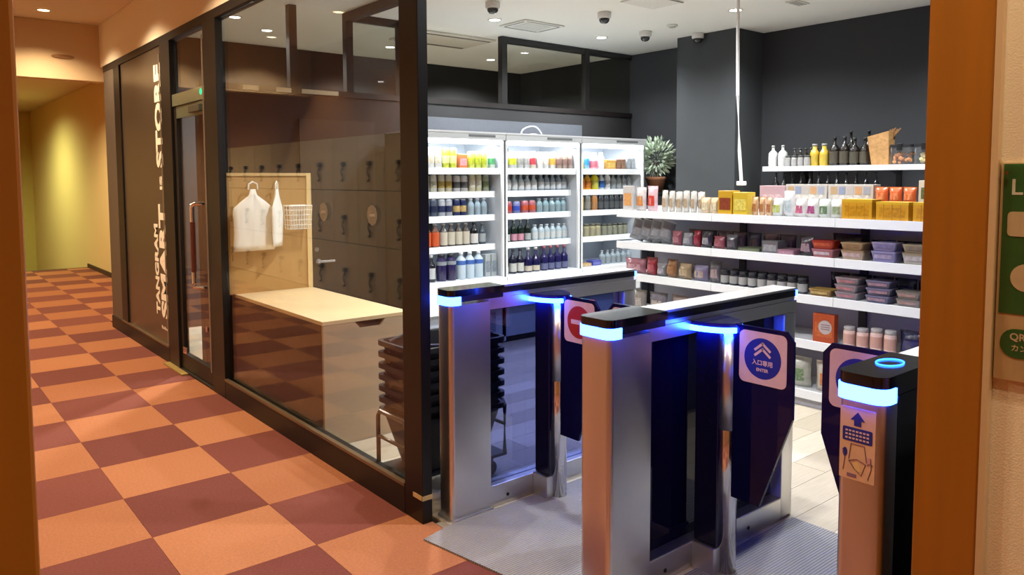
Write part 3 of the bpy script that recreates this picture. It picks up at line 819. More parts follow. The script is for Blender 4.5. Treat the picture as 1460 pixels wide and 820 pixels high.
# ================================================================== REFRIGERATED CABINETS
FY = 5.34
FR = [(3.44, 4.298), (4.304, 5.248), (5.254, 6.19)]
FNAME = ['counter side fridge', 'middle fridge', 'plant side fridge']
SZ = [(1.5895, 5.365), (1.383, 5.44), (1.173, 5.44), (0.907, 5.44)]
DECKZ = 0.62
FWHITE = M('#DCE0E4', .35, 0, .01)
FGREY = M('#AEB6C0', .4, 0, .02)
for fi, (xa, xb_) in enumerate(FR):
    w_ = xb_ - xa
    t = thing('display_fridge', ['white open drinks fridge with orange labelled bottles, nearest the counter', 'white open drinks fridge with a coiled cable on top, in the middle', 'white open drinks fridge with yellow bottles, beside the potted plant'][fi], 'fridge', (xa, FY, 0), 0, 'row of open drinks fridges')
    part('back_panel', B(0.02, w_ - 0.02, 0.56, 0.6, 0.6, 1.88), FGREY, t)
    for x0, x1 in ((0, 0.018), (w_ - 0.018, w_)):
        part('side_panel', B(x0, x1, 0.0, 0.6, 0.02, 1.90), M('#B9C0C8', .25, 0, .02), t)
    if fi == 0: part('outer_cladding', B(-0.004, -0.0003, 0.0, 0.6, 0.02, 1.90), M('#2A2624', .6), t)
    part('gap_shade_strip', B(w_ - 0.012, w_, -0.026, -0.0005, 0.36, 1.84), M('#3A3E46', .6), t)  # dark strip paints the shade in the gap between fridges
    for x0 in (0.0, w_ - 0.034):
        part('front_upright', B(x0, x0 + 0.021, -0.03, -0.0005, 0.36, 1.90, .004), FWHITE, t)
    part('header', B(0.0, w_, -0.04, 0.6, 1.8405, 1.905, .004), M('#C2C7C9', .4, 0, .01), t)
    part('top_edge', B(0.0, w_, -0.046, -0.0405, 1.893, 1.908), FWHITE, t)
    part('vent_slot', B(w_ * .52, w_ * .86, -0.0435, -0.0405, 1.862, 1.882), M('#6E7274', .6), t)
    lp = part('lamp_tube', B(0.03, w_ - 0.03, -0.035, 0.0, 1.80, 1.84, .008), EM('#F4FAFF', 7.0), t)
    ld = bpy.data.lights.new('fridge_lamp', 'AREA'); ld.shape = 'RECTANGLE'; ld.size = w_ - .1; ld.size_y = .05
    ld.energy = 13; ld.color = COOL
    lo = bpy.data.objects.new('lamp', ld); COL.objects.link(lo); lo.parent = t
    lo.location = (w_ / 2, 0.05, 1.79); lo.rotation_euler = (math.radians(20), 0, 0)
    for si, (z, y) in enumerate(SZ):
        y0 = y - FY
        sh = part('shelf', B(0.022, w_ - 0.022, y0, 0.55, z - .02, z), FWHITE, t)
        part('price_rail', B(0.022, w_ - 0.022, y0 - 0.012, y0 - 0.0005, z - .05, z + .006), M('#F0F4F6', .3, 0, .01), sh)
        if si > 0:
            part('shelf_light', B(0.03, w_ - 0.03, y0 + 0.002, y0 + 0.016, z - .030, z - .0205), EM('#F4FAFF', 6.0), sh)
    part('deck', B(0.019, w_ - 0.019, -0.02, 0.56, 0.56, DECKZ), FWHITE, t)
    part('bumper', B(0, w_, -0.05, -0.0205, 0.345, 0.615, .006), FWHITE, t)
    part('lower_panel', B(0, w_, 0.0, 0.04, 0.06, 0.558), M('#8E99AC', .5, 0, .02), t)
    part('kick_plate', B(0, w_, 0.03, 0.06, 0.002, 0.06), M('#1A1C24', .6), t)
    for k in range(2):
        gx = w_ * (.58 + .18 * k)
        gr = part('vent_grille', B(gx, gx + w_ * .13, -0.003, -0.0003, 0.10, 0.30), M('#59617A', .6), t)
        for q in range(6):
            part('louvre', B(gx + .004, gx + w_ * .13 - .004, -0.006, -0.0031, 0.115 + .03 * q, 0.128 + .03 * q), M('#6C748A', .5), gr)
    part('shelf_upright', B(w_ * .5 - .03, w_ * .5 + .03, 0.552, 0.5595, 0.63, 1.8), M('#23262C', .5), t)
tg = thing('cable_coil', 'white loop of cable standing on the middle fridge', 'cable', (4.78, 5.5, 1.9055))
part('loop', tube(bmesh.new(), [(0.13 * math.cos(a), 0.01 * math.sin(3 * a), 0.005 + 0.085 * math.sin(a)) for a in [PI * k / 16 for k in range(17)]], .006, 6), WHITEM, tg, True)
part('plug', B(-0.03, 0.05, -0.02, 0.02, 0.0, 0.02, .004), WHITEM, tg)

SHELFN = ['top shelf', 'second shelf', 'third shelf', 'fourth shelf', 'bottom deck']
def fill(fi, si, items):
    """items: (description, name, category, width, parts, count)"""
    x = max(FR[fi][0], 3.50) + .035
    if si < 4: z, y = SZ[si]
    else: z, y = DECKZ, FY + .03
    for q, (desc, name, cat, wd, parts, n) in enumerate(items):
        if q == len(items) - 1: n += 4
        for k in range(n):
            if x + wd > FR[fi][1] - .02: return
            put(name, f'{desc} on {SHELFN[si]} of {FNAME[fi]}', cat, parts, (x + wd / 2, y + .05 + random.uniform(0, .008), z + .0005), random.uniform(-.2, .2) if name != 'drink_carton' else 0, f'{desc}, {SHELFN[si]}, {FNAME[fi]}' if n > 1 else None)
            x += wd + .005
        x += .012

def can(c, b, h=.165, r=.033): return can_parts(h, r, cm(c, .3, .2), pm(b))
def bot(c, cap, lab, h=.2, r=.034, nr=.38, sh=.6, l0=.12, l1=.52): return bottle_parts(h, r, bglass(c), cm(cap), cm(lab, .5), nr, sh, l0, l1)
def car(c, p, w_=.075, d=.06, h=.16, f=None): return carton_parts(w_, d, h, cm(c), pm(p), cm(f) if f else None)
def jar(c, l, b, h=.11, r=.035): return jar_parts(h, r, bglass(c), cm(l), cm(b, .5))
CAN, BOT, CAR, JAR = ('drink_can', 'can'), ('drink_bottle', 'bottle'), ('drink_carton', 'carton'), ('glass_jar', 'jar')
def row(kind, desc, parts, n, wd=.068): return (desc, kind[0], kind[1], wd, parts, n)

fill(0, 0, [row(CAN, 'slim white can with beige print', can('#F2F0EA', '#D8CDB4', .18), 2), row(CAN, 'lime yellow can', can('#C6CC3A', '#E4E890', .175), 2),
            row(CAR, 'pink and orange carton', car('#D8763C', '#E8A0A8', .085, .06, .125), 1, .09), row(CAN, 'pale lime can with triangle print', can('#CDD65C', '#B2BC34', .15), 3), row(CAN, 'green and white can', can('#DDE8D8', '#4E9A62', .15), 2)])
fill(0, 1, [row(CAN, 'cream can', can('#EDE8D8', '#C9C2A8', .155), 2), row(CAN, 'white and gold can', can('#E6DFC4', '#B59A4A', .155), 2), row(CAN, 'white cup can with dark rim band', can('#E8E8E8', '#5A5A58', .145, .036), 2, .074),
            row(CAN, 'pale yellow can', can('#EBE4BE', '#F2EEDC', .16), 2), row(CAN, 'olive green and white can', can('#B9BFA4', '#7C8A62', .15), 2)])
fill(0, 2, [row(CAN, 'navy and silver can', can('#5A6478', '#20294E', .15), 2), row(CAN, 'silver can with navy band', can('#C9CED6', '#2B3562', .15), 2), row(CAN, 'navy can with gold label', can('#243064', '#D6B97A', .145), 2),
            row(BOT, 'clear blue grey bottle', bot('#8CA0AC', '#D0D6DA', '#9FB2BC', .15, .032, .5, .66), 4)])
fill(0, 3, [row(BOT, 'bottle with bright orange label', bot('#5A3420', '#7A766E', '#E0602A', .2, .038, .4, .66, .06, .66), 2, .078), row(BOT, 'brown bottle with cream label', bot('#3E3630', '#8A867C', '#DAD2C0', .2, .036, .4, .66, .08, .64), 4, .074),
            row(BOT, 'black bottle with white label', bot('#101214', '#1A1A1A', '#E6E6E2', .205, .038, .36, .6, .08, .5), 1, .078), row(BOT, 'dark grey bottle with pale label', bot('#39444C', '#60686C', '#AEB8BC', .19, .034), 3, .07)])
fill(0, 4, [row(BOT, 'dark bottle with round white label', bot('#1C1B22', '#D8D8D8', '#D6D8DA', .23, .036, .36), 1, .074), row(BOT, 'big dark purple bottle with grey label', bot('#26204A', '#1A1820', '#98A2AC', .23, .046, .6, .74, .6, .74), 2, .094),
            row(BOT, 'clear water bottle with blue label', bot('#AFC0CC', '#E6EAF0', '#4A74C8', .235, .044, .4, .7, .54, .7), 3, .09), row(CAR, 'tall grey and white carton', car('#B8C0C4', '#8A98A4', .06, .06, .2), 3, .062)])
fill(1, 0, [row(CAN, 'plain white can', can('#F4F4F2', '#E4E4DE', .165), 1), row(CAN, 'wide white can with lime label', can('#EFEFE2', '#D2DA3C', .155, .04), 1, .084), row(CAN, 'grey and white can', can('#DADAD8', '#A8A8A4', .16), 2),
            row(CAN, 'cream can with red band', can('#E6DAC2', '#CC4A52', .165), 1), row(CAN, 'white can with pale print', can('#F2F0EC', '#DED8CC', .16), 2), row(CAN, 'white can with gold band', can('#F0EADC', '#D8A848', .165), 1), row(CAN, 'dusty rose brown can', can('#A89488', '#8A6E66', .155), 3)])
fill(1, 1, [row(BOT, 'amber gold bottle', bot('#B98A34', '#D8C88A', '#E2C468', .165, .036, .5, .66), 1, .075), row(BOT, 'small clear bottle with white triangle label', bot('#A8B4BA', '#C8CED2', '#F0F2F2', .155, .034, .42, .6), 5, .076), row(BOT, 'small smoky grey bottle', bot('#788490', '#B0B6BC', '#DCE2E6', .16, .034, .45, .66), 4, .07)])
fill(1, 2, [row(CAN, 'pink red patterned cup', can('#C86C78', '#D8482E', .115, .04), 2, .084), row(CAN, 'blue patterned cup', can('#8C96CC', '#3A58C8', .115, .04), 1, .084), row(CAN, 'rose patterned cup', can('#CC7682', '#D85A34', .12, .041), 2, .086), row(BOT, 'short teal glass bottle', bot('#7C98A0', '#B8C4CA', '#94AAB2', .135, .034, .5, .66), 4, .074)])
fill(1, 3, [row(BOT, 'dark green bottle with white label', bot('#16211C', '#C9CCCB', '#DDE4E2', .22, .034, .36, .55, .06, .34), 2, .074), row(BOT, 'dark green bottle with pink label', bot('#16211C', '#C9CCCB', '#D89AAC', .22, .034, .36, .55, .06, .34), 2, .074), row(BOT, 'dark green bottle with grey label', bot('#16211C', '#C9CCCB', '#B4BCBC', .22, .034, .36, .55, .06, .34), 1, .074), row(BOT, 'clear short bottle with white label', bot('#9CACB4', '#B8C2C8', '#D8DEDE', .15, .034, .5, .66), 3, .072)])
fill(1, 4, [row(BOT, 'wine bottle with low white label', bot('#12141A', '#15161A', '#D0D2CC', .228, .036, .36, .56, .05, .3), 1, .078), row(BOT, 'wine bottle with tall white label', bot('#15162A', '#1A1A24', '#D6D6D0', .23, .038, .36, .56, .08, .42), 2, .08), row(BOT, 'navy sparkling bottle with white neck and cream label', bot('#171640', '#E2E2E0', '#D8CEBC', .23, .042, .36, .5, .05, .26), 2, .09), row(BOT, 'navy bottle with rose capsule', bot('#1B1A48', '#B4586A', '#6A7098', .232, .04, .36, .54, .06, .3), 2, .084)])
fill(2, 0, [row(BOT, 'round yellow bottle', bot('#D6C430', '#E4E06A', '#DCB42A', .165, .042, .6, .7), 1, .088), row(CAN, 'bright blue can', can('#9AD0EE', '#3E9AE0', .17, .033), 1, .07), row(BOT, 'pink rounded bottle', bot('#E89CA8', '#EEC2C8', '#D8707E', .165, .045, .6, .72), 1, .094), row(BOT, 'white bottle', bot('#EEF0F2', '#F4F4F4', '#E2E6EA', .17, .034, .5, .7), 1, .074),
            row(CAR, 'flat gold box', car('#C89A48', '#E0BE6A', .14, .07, .1), 1, .145), row(CAR, 'brown box', car('#6E5040', '#8A6A50', .06, .06, .11), 2, .064), row(CAR, 'grey carton', car('#8A9094', '#A8AEB2', .06, .06, .12), 2, .064)])
fill(2, 1, [row(BOT, 'bottle with pink label', bot('#D8C8CC', '#EDEDED', '#E07A94', .165, .036, .42), 1, .078), row(BOT, 'orange and yellow bottle', bot('#E0A030', '#E8E0D0', '#E08228', .175, .04, .42, .62), 2, .084), row(BOT, 'tall yellow bottle', bot('#DCD22C', '#D6C832', '#E2DC5A', .185, .042, .45, .64), 1, .088), row(BOT, 'white bottle with blue label', bot('#C9D4E2', '#EEF2F6', '#3A78D4', .175, .036, .42, .6), 1, .078), row(BOT, 'plain white bottle', bot('#EEF1F4', '#F6F6F6', '#DDE2E6', .185, .034, .5, .66), 1, .072), row(BOT, 'silver grey bottle', bot('#98A2A8', '#C2C8CC', '#B4BCC0', .17, .034), 3, .072)])
fill(2, 2, [row(BOT, 'dark green jar bottle', bot('#24382C', '#5A6660', '#3E5A48', .17, .036, .6, .72), 1, .078), row(BOT, 'golden bottle', bot('#A88428', '#9A8A58', '#C2A034', .17, .036, .6, .72), 1, .078), row(BOT, 'grey bottle with silver label', bot('#6E706A', '#A0A29C', '#9A9A90', .17, .036, .6, .72), 1, .078), row(BOT, 'amber brown bottle', bot('#A87240', '#A09A90', '#C08A54', .17, .036, .6, .72), 1, .078), row(BOT, 'charcoal bottle', bot('#34383C', '#7A7E80', '#5A5E62', .165, .034, .6, .72), 4, .074)])
fill(2, 3, [row(JAR, 'pale khaki jar with grey lid', jar('#9C9878', '#6E6C5E', '#B4AE90', .13, .036), 5, .08), row(JAR, 'grey green jar', jar('#7C806E', '#5A5C54', '#989A86', .12, .034), 4, .074)])
fill(2, 4, [row(CAR, 'flat tan pack', car('#D8B47A', '#E8D0A0', .16, .12, .03), 1, .17), row(CAR, 'flat blue pack', car('#5A60C0', '#8A90D8', .12, .1, .05), 1, .13), row(BOT, 'small clear grey bottle', bot('#8A98A0', '#A8B0B4', '#9AA6AC', .14, .034), 2, .075)])

# ================================================================== GONDOLA SHELVING
GX = 4.6
GSEAM = (4.232, 3.309, 2.385, 1.461)
GZ = (1.238, 0.985, 0.733, 0.437, 0.105)
gd = thing('shelf_gondola', 'free standing white gondola shelving with five tiers facing the gates', 'shelving', (GX, 2.85, 0))
def gl(y): return y - 2.85
for b, (y1, y0) in enumerate(zip(GSEAM, GSEAM[1:])):
    part('back_panel', B(0.40, 0.43, gl(y0) + .002, gl(y1) - .002, 0.02, 1.27), M('#B4B4BE', .55, 0, .02), gd)
    for k, z in enumerate(GZ):
        s = part('shelf', B(0.004, 0.399, gl(y0) + .0015, gl(y1) - .0015, z - .022, z), SHELFW, gd)
        part('price_rail', B(-0.012, 0.0035, gl(y0) + .0015, gl(y1) - .0015, z - .05, z + .006), M('#DADDE0', .3, 0, .01), s)
    part('base_front', B(0.01, 0.03, gl(y0) + .002, gl(y1) - .002, 0.001, 0.082), M('#9A9CA4', .5), gd)
for y in GSEAM:
    yy = min(max(gl(y), gl(GSEAM[-1]) + .03), gl(GSEAM[0]) - .03)
    u = part('upright', B(0.375, 0.3995, yy - .025, yy + .025, 0.11, 1.26), M('#2B2B33', .5), gd)
    for z in GZ[:4]:
        part('bracket', prism(bmesh.new(), [(0.05, z - .023), (0.374, z - .023), (0.374, z - .075)], 'y', yy - .004, yy + .004), M('#3A3A42', .5), u)
part('end_panel', B(0.30, 0.43, gl(GSEAM[0]) + .001, gl(GSEAM[0]) + .015, 0.001, 1.27), M('#55565E', .5), gd)

RG = -PI / 2
def gput(shelf, y, parts, name, cat, desc, dx=.07, group=None, rx=0.0, dz=0.0, rz=0.0):
    return put(name, desc, cat, parts, (GX + dx, y, GZ[shelf] + .0008 + dz), RG + rz, group, rx)
def pou(w_, h, t, c, p, seed=0, seal=None, rough=.22): return pouch_parts(w_, h, t, M(dk(c), rough, 0, .2, 22, .5, coat=.4), pm(p), seed, cm(seal) if seal else None)
def mtub(c, l, p, w_=.14, d=.11, h=.075): return tub_parts(w_, d, h, cm(c), cm(l), pm(p))
SN = 'on the top gondola tier'
# tier A, from the far end
gput(0, 4.165, car('#CFC8C4', '#E0A060', .1, .03, .2), 'snack_pack', 'pack', 'tall grey printed pack at the far end of the top gondola tier', .06)
gput(0, 4.05, pou(.11, .19, .05, '#DDD2CE', '#D88A48', 1), 'snack_pouch', 'pouch', 'pale pouch with orange picture ' + SN, .08)
gput(0, 3.93, pou(.11, .2, .05, '#E6BEC2', '#D0402E', 2), 'snack_pouch', 'pouch', 'pink pouch with round red emblem ' + SN, .08)
for k in range(6):
    gput(0, 3.815 - .068 * k, pou(.06, .17 - .004 * (k % 3), .045, '#D8D2C6', '#B49A78', 10 + k % 3, '#5E5A56'), 'snack_pouch', 'pouch', 'slim cream pouch with dark sealed top ' + SN, .09, 'slim cream pouches on the top tier')
for k in range(3):
    gput(0, 3.485 - .08 * k, pou(.075, .12, .05, '#D9BE96', '#EBDcb8'.upper(), 20 + k), 'snack_pouch', 'pouch', 'short tan pouch standing beside the yellow boxes ' + SN, .05, 'short tan pouches on the top tier', 0, 0.0) if k else None
for k in range(2):
    gput(0, 3.225 - .125 * k, car('#D2A21E' if k == 0 else '#D8B52C', '#8A3A20' if k == 0 else '#E6D060', .115, .1, .17 - .01 * k), 'snack_carton', 'carton', ('tall yellow carton with a red stripe ' if k == 0 else 'yellow display carton of sachets ') + SN, .075)
for k in range(3):
    gput(0, 3.0 - .055 * k, pou(.05, .13, .04, '#D2A878', '#B0703A', 30 + k), 'snack_pouch', 'pouch', 'narrow caramel pouch between the yellow cartons and white bags ' + SN, .06, 'narrow caramel pouches')
WB_ = [('#E6E8E4', '#C8D070', 'white bag with lime print '), ('#EBEBE8', '#C8D8DC', 'tall white bag with pale blue print '), ('#E8E2E0', '#D06A88', 'white bag with pink print '), ('#ECEAE4', '#B8588A', 'white bag with magenta stripe '), ('#DCE0D6', '#6E8A64', 'white bag with green print '), ('#E4E4DC', '#A8B48C', 'white bag with sage print ')]
for k, (c, p, d) in enumerate(WB_):
    gput(0, 2.83 - .083 * k, pou(.085, .125 + (.05 if k == 1 else 0), .06, c, p, 40 + k), 'snack_bag', 'bag', d + SN, .07)
for k in range(3):
    y = 2.27 - .215 * k
    t = gput(0, y, car('#D89C12', '#C88A08', .19, .13, .125 - .012 * (k > 0), '#E0B020'), 'yellow_carton', 'carton', 'bright yellow carton of sweets ' + SN, .09, 'bright yellow cartons on the top tier')
    for q in range(3):
        link('divider', pmesh(('divider', k > 0), lambda: B(-.0015, .0015, -.0668, -.0652, .004, .1), cm('#B87808'), False), t, (-.05 + .05 * q, 0, 0))
# rear row on tier A
gput(0, 2.99, car('#C9A6AE', '#D8B8BE', .2, .1, .205), 'display_box', 'box', 'dusty pink display box behind the caramel pouches', .30)
for k in range(2):
    t = gput(0, 2.735 - .31 * k, car('#CFC6BC', '#E0D8D0', .30, .1, .215), 'display_box', 'box', 'long white display box with pictures, ' + ('beside the pink display box' if k == 0 else 'beside the orange foil pouches'), .30)
    for q, c in enumerate(('#C9A87E', '#9AA4BC', '#C8C0B8', '#D8A878', '#A8ACB8')):
        link('picture', pmesh(('picture', c), lambda: B(-.022, .022, -.0522, -.0509, .15, .2), cm(c), False), t, (-.11 + .055 * q, 0, 0))
for k in range(5):
    if k > 2: continue
    gput(0, 2.22 - .085 * k, pou(.08, .1, .05, '#E8703C', '#F09060', 60 + k), 'foil_pouch', 'pouch', 'orange foil pouch on the riser behind the yellow cartons', .25, 'orange foil pouches', 0, .101)
rs = tag(part('display_riser', B(GX + .16, GX + .36, 1.7, 2.265, GZ[0] + .0008, GZ[0] + .1), cm('#B98E58')), 'tan riser box behind the bright yellow cartons', 'riser')
gput(0, 1.93, car('#DDD6C4', '#5E7048', .15, .08, .14), 'display_box', 'box', 'white box with green picture on the riser', .30, None, 0, .101, 0)
# tier B
SB = 'on the second gondola tier'
for k in range(4):
    gput(1, 4.12 - .095 * k, pou(.12, .17, .03, '#8E9096', '#A8A8AC', 70 + k, '#C8C8CC', .2), 'foil_bag', 'bag', 'leaning grey foil bag at the far end of the second tier', .10, 'leaning grey foil bags', 0, .0165, .35).rotation_euler.y = .28
BB = [(.09, .11, '#A85A66', '#C88A92', 'dusty red pouch '), (.09, .1, '#9C9CA0', '#C0C0C4', 'silver pouch '), (.06, .12, '#A02434', '#C04A58', 'narrow crimson pouch '), (.09, .12, '#3E3A40', '#B8B4B8', 'black pouch with white print '), (.1, .09, '#A8545E', '#C0707A', 'brick red pouch '), (.09, .11, '#5A5258', '#7A7278', 'dark mauve pouch ')]
y = 3.73
for k, (w_, h, c, p, d) in enumerate(BB):
    gput(1, y - w_ / 2, pou(w_, h, .06, c, p, 80 + k), 'snack_pouch', 'pouch', d + SB, .08); y -= w_ + .012
gput(1, 3.03, car('#6C7458', '#848C6C', .17, .16, .025), 'tray_pack', 'pack', 'flat olive green tray pack ' + SB, .11)
gput(1, 2.865, car('#77747A', '#A8A6AA', .12, .12, .085), 'food_box', 'box', 'grey box with dark top ' + SB, .09)
gput(1, 2.745, car('#B08090', '#C89AA8', .12, .15, .035), 'tray_pack', 'pack', 'flat pink tray pack ' + SB, .1)
gput(1, 2.625, pou(.11, .13, .06, '#4A4048', '#C0A0A8', 91), 'snack_pouch', 'pouch', 'dark pouch with pink label ' + SB, .09)
def stack(y, cols, kind, desc, w_=.145):
    z = 0
    for k, (c, l, p, h) in enumerate(cols):
        gput(1, y, mtub(c, l, p, w_, .12, h), kind, 'tub', desc[k], .085, None, 0, z, random.uniform(-.06, .06)); z += h + .0012
stack(2.49, [('#B86A6E', '#C2808A', '#E0C8CC', .055), ('#C23A22', '#A82A18', '#D8603C', .055)], 'food_tub', ['pink tub under the red tub ' + SB, 'red tub on top of the pink tub ' + SB])
stack(2.295, [('#C8AC90', '#B08A68', '#D8B8B0', .062), ('#B89468', '#C0A074', '#A88058', .045)], 'food_tub', ['beige tub under the flat tan tub ' + SB, 'flat tan tub on top of the beige tub ' + SB])
stack(2.10, [('#8C84B4', '#A49CC8', '#B8A8C8', .068), ('#9A92C0', '#B0A8D0', '#8A82B0', .052)], 'food_tub', ['large lilac tub under the small one ' + SB, 'small lilac tub on top of the large one ' + SB], .15)
stack(1.92, [('#BDB4A8', '#A8946C', '#CFC2BC', .07), ('#A89878', '#B4A484', '#98886A', .048)], 'food_tub', ['greige tub at the column end of the second tier', 'khaki tub stacked at the column end of the second tier'])
gput(1, 2.42, pou(.2, .15, .09, '#3A141E', '#54202C', 95), 'snack_bag', 'bag', 'large maroon bag behind the red tub ' + SB, .24)
for k in range(4):
    gput(1, 2.2 - .16 * k, pou(.14, .12, .06, '#2A2638', '#3C3850', 96 + k), 'snack_bag', 'bag', 'dark violet bag behind the tubs ' + SB, .25, 'dark violet bags behind the tubs')
for k in range(7):
    gput(1, 3.62 - .13 * k, pou(.12, .12, .05, ('#6A4A54', '#4A464E', '#8A6A70')[k % 3], '#9A8A90', 140 + k % 3), 'snack_pouch', 'pouch', ('plum pouch', 'slate pouch', 'mauve pouch')[k % 3] + ' in the rear row of the second gondola tier', .22, ('plum', 'slate', 'mauve')[k % 3] + ' rear pouches')
# tier C
SCN = 'on the third gondola tier'
for k, (w_, h, c, p, d) in enumerate([(.2, .12, '#C0808C', '#D8A8B0', 'large pink bag '), (.1, .14, '#B03440', '#D06A70', 'red bag '), (.09, .1, '#A4A0A4', '#D0CCD0', 'pale grey bag '), (.1, .14, '#A8774A', '#C08A58', 'brown paper bag '), (.13, .12, '#B49A76', '#D0B890', 'beige bag '), (.14, .12, '#8E84A4', '#C8B0A0', 'lilac clear bag '), (.1, .16, '#6E6A70', '#C0A8A8', 'grey bag with pink label ')]):
    y = (4.10, 3.93, 3.83, 3.73, 3.605, 3.46, 3.33)[k]
    gput(2, y, pou(w_, h, .07, c, p, 100 + k), 'snack_bag', 'bag', d + SCN, .08)
for k in range(9):
    gput(2, 3.235 - .075 * k, jar('#2A2A30', '#303038', '#BDBBB8', .105, .033), 'glass_jar', 'jar', 'black jar with white label ' + SCN, .06, 'black jars with white labels')
for k in range(8):
    gput(2, 3.2 - .075 * k, jar('#23232A', '#2A2A34', '#8A8890', .105, .033), 'glass_jar', 'jar', 'black jar in the second row of jars ' + SCN, .145, 'second row of black jars')
for k in range(5):
    gput(2, 2.48 - .14 * k, pou(.13, .14, .06, '#26243C', '#3A3858', 150 + k % 2), 'snack_bag', 'bag', 'dark indigo bag behind the tray packs ' + SCN, .26, 'dark indigo bags behind the trays')
def trays(y, n, c, l, p, desc, gname, w_=.15):
    z = 0
    for k in range(n):
        gput(2, y, mtub(c, l, p, w_, .13, .045), 'tray_pack', 'pack', desc, .09, gname, 0, z, random.uniform(-.1, .1)); z += .0462
trays(2.50, 1, '#A87C3C', '#C09A50', '#D8B870', 'gold tray pack ' + SCN, None)
trays(2.325, 3, '#9A949C', '#B09AA0', '#C88890', 'stacked grey and pink tray pack ' + SCN, 'stacked grey and pink tray packs')
trays(2.13, 3, '#6C6A88', '#8A86A8', '#B890A0', 'stacked slate blue tray pack ' + SCN, 'stacked slate blue tray packs')
trays(1.95, 2, '#A09890', '#8E867E', '#C09890', 'stacked taupe tray pack ' + SCN, 'stacked taupe tray packs', .14)
# tier D and base
os_ = gput(3, 2.465, car('#C8501E', '#D86A34', .145, .05, .185), 'orange_box', 'box', 'orange box with a round white emblem on the fourth gondola tier', .05)
link('emblem', mesh_of('emblem', prism(bmesh.new(), circ(.045, 24, .012, .1), 'y', -.0275, -.0262), cm('#D8C8C8')), os_)
for k in range(3):
    link('print_line', mesh_of('print_line', B(-.015, .045, -.0282, -.0276, .085 + .014 * k, .09 + .014 * k), cm('#8A6A70')), os_)
for k in range(4):
    gput(3, 2.31 - .085 * k, jar('#E2C2B8', '#D4D0D2', '#E8B4A4', .125 + .012 * (k > 1), .036), 'drink_cup', 'cup', 'pale pink cup with white lid on the fourth gondola tier', .06, 'pale pink cups')
gput(3, 1.93, pou(.16, .15, .08, '#1E1E48', '#3A3A70', 120), 'snack_bag', 'bag', 'dark blue bag on the fourth gondola tier', .08)
for k in range(7):
    gput(3, 4.08 - .21 * k, pou(.17, .16, .08, ('#A8A098', '#8A8490', '#B09890')[k % 3], '#C8C0B8', 125 + k % 3), 'snack_bag', 'bag', ('greige bag', 'grey violet bag', 'dusty rose bag')[k % 3] + ' on the fourth gondola tier', .09, ('greige bags', 'grey violet bags', 'dusty rose bags')[k % 3] + ' fourth tier')
for k in range(9):
    c, p, d = (('#CFCFBE', '#7A9A6C', 'white bag with green print'), ('#D8CFC0', '#D8803A', 'cream bag with orange print'), ('#C4C0B8', '#A8A49A', 'plain stone bag'))[k % 3]
    gput(4, 4.05 - .23 * k, pou(.19, .2, .09, c, p, 130 + k % 3), 'snack_bag', 'bag', d + ' on the lowest gondola tier', .09, d + ' lowest tier')

# ================================================================== WALL SHELF behind the gondola
ws = thing('wall_shelf_unit', 'white wall shelves with dark bottles on the charcoal back wall', 'shelving', (6.74, 3.0, 0))
part('back_panel', B(-0.02, 0.005, -1.2, 0.72, 0.9, 1.58), M('#5A5C60', .6), ws)
for z, x0 in ((1.60, -0.36), (1.27, -0.36)):
    for a, b in ((0.135, 1.03), (-0.79, 0.133), (-1.3, -0.792)):
        s = part('shelf', B(x0, -0.021, a, b, z - .022, z), SHELFW, ws)
        part('price_rail', B(x0 - .013, x0 - .0005, a, b, z - .04, z + .004), M('#DADDE0', .3), s)
for y in (0.81, -0.07, -1.0):
    u = part('upright', B(-0.045, -0.0205, y - .02, y + .02, 0.9, 1.575), M('#1E1E22', .5), ws)
    for z in (1.577, 1.247):
        part('bracket', prism(bmesh.new(), [(-0.3, z - .001), (-0.046, z - .001), (-0.046, z - .06)], 'y', y - .005, y + .005), M('#2A2A2E', .5), u)
WX = 6.47
def wput(y, parts, name, cat, desc, dx=0, group=None, z=1.6008, rz=0):
    return put(name, desc, cat, parts, (WX + dx, y, z), RG + rz, group)
def pumpbot(c, lab, h, r, seedcap='#C8C8C4'):
    ps = bottle_parts(h, r, bglass(c), cm(seedcap), cm(lab, .5), .3, .62, .12, .5)
    return ps
for y in (3.985, 3.885):
    wput(y, pumpbot('#C9CCC4', '#E2E4DE', .2, .042), 'sauce_bottle', 'bottle', 'clear bottle with white label on the wall shelf', 0, 'clear bottles on the wall shelf')
for k in range(4):
    wput(3.80 - .062 * k, jar('#8E8C88', '#55565A', '#B4B2B0', .1, .028), 'small_jar', 'jar', 'small grey jar on the wall shelf', -.05, 'small grey jars')
for k in range(5):
    wput(3.80 - .055 * k, bot('#2A2622', '#3A3834', '#6A6042', .17, .024, .5), 'sauce_bottle', 'bottle', 'slim dark bottle behind the small grey jars', .06, 'slim dark bottles')
for y in (3.57, 3.48):
    wput(y, bot('#B99A30', '#A8A49C', '#D2B440', .2, .04, .5, .6), 'sauce_bottle', 'bottle', 'bottle with mustard yellow label on the wall shelf', 0, 'mustard yellow bottles')
for k, y in enumerate((3.385, 3.295, 3.205, 3.115)):
    wput(y, bot('#1D1814', '#111111', '#4E4638', .255 - .015 * (k > 1), .043, .3, .58, .1, .5), 'dark_bottle', 'bottle', 'dark brown bottle with black pourer on the wall shelf', 0, 'dark brown bottles')
for k, y in enumerate((3.3, 3.14)):
    wput(y, bot('#15130F', '#0E0E0E', '#2A2620', .31, .036, .3, .56), 'dark_bottle', 'bottle', 'tall black bottle behind the brown bottles', .12, 'tall black bottles')
t = thing('kraft_bag', 'wide topped brown kraft bag with dried sticks on the wall shelf', 'bag', (WX - .02, 2.955, 1.6008), RG)
bm = bmesh.new()
lo_ = [bm.verts.new(p) for p in ((-.07, -.05, 0), (.07, -.05, 0), (.07, .05, 0), (-.07, .05, 0))]
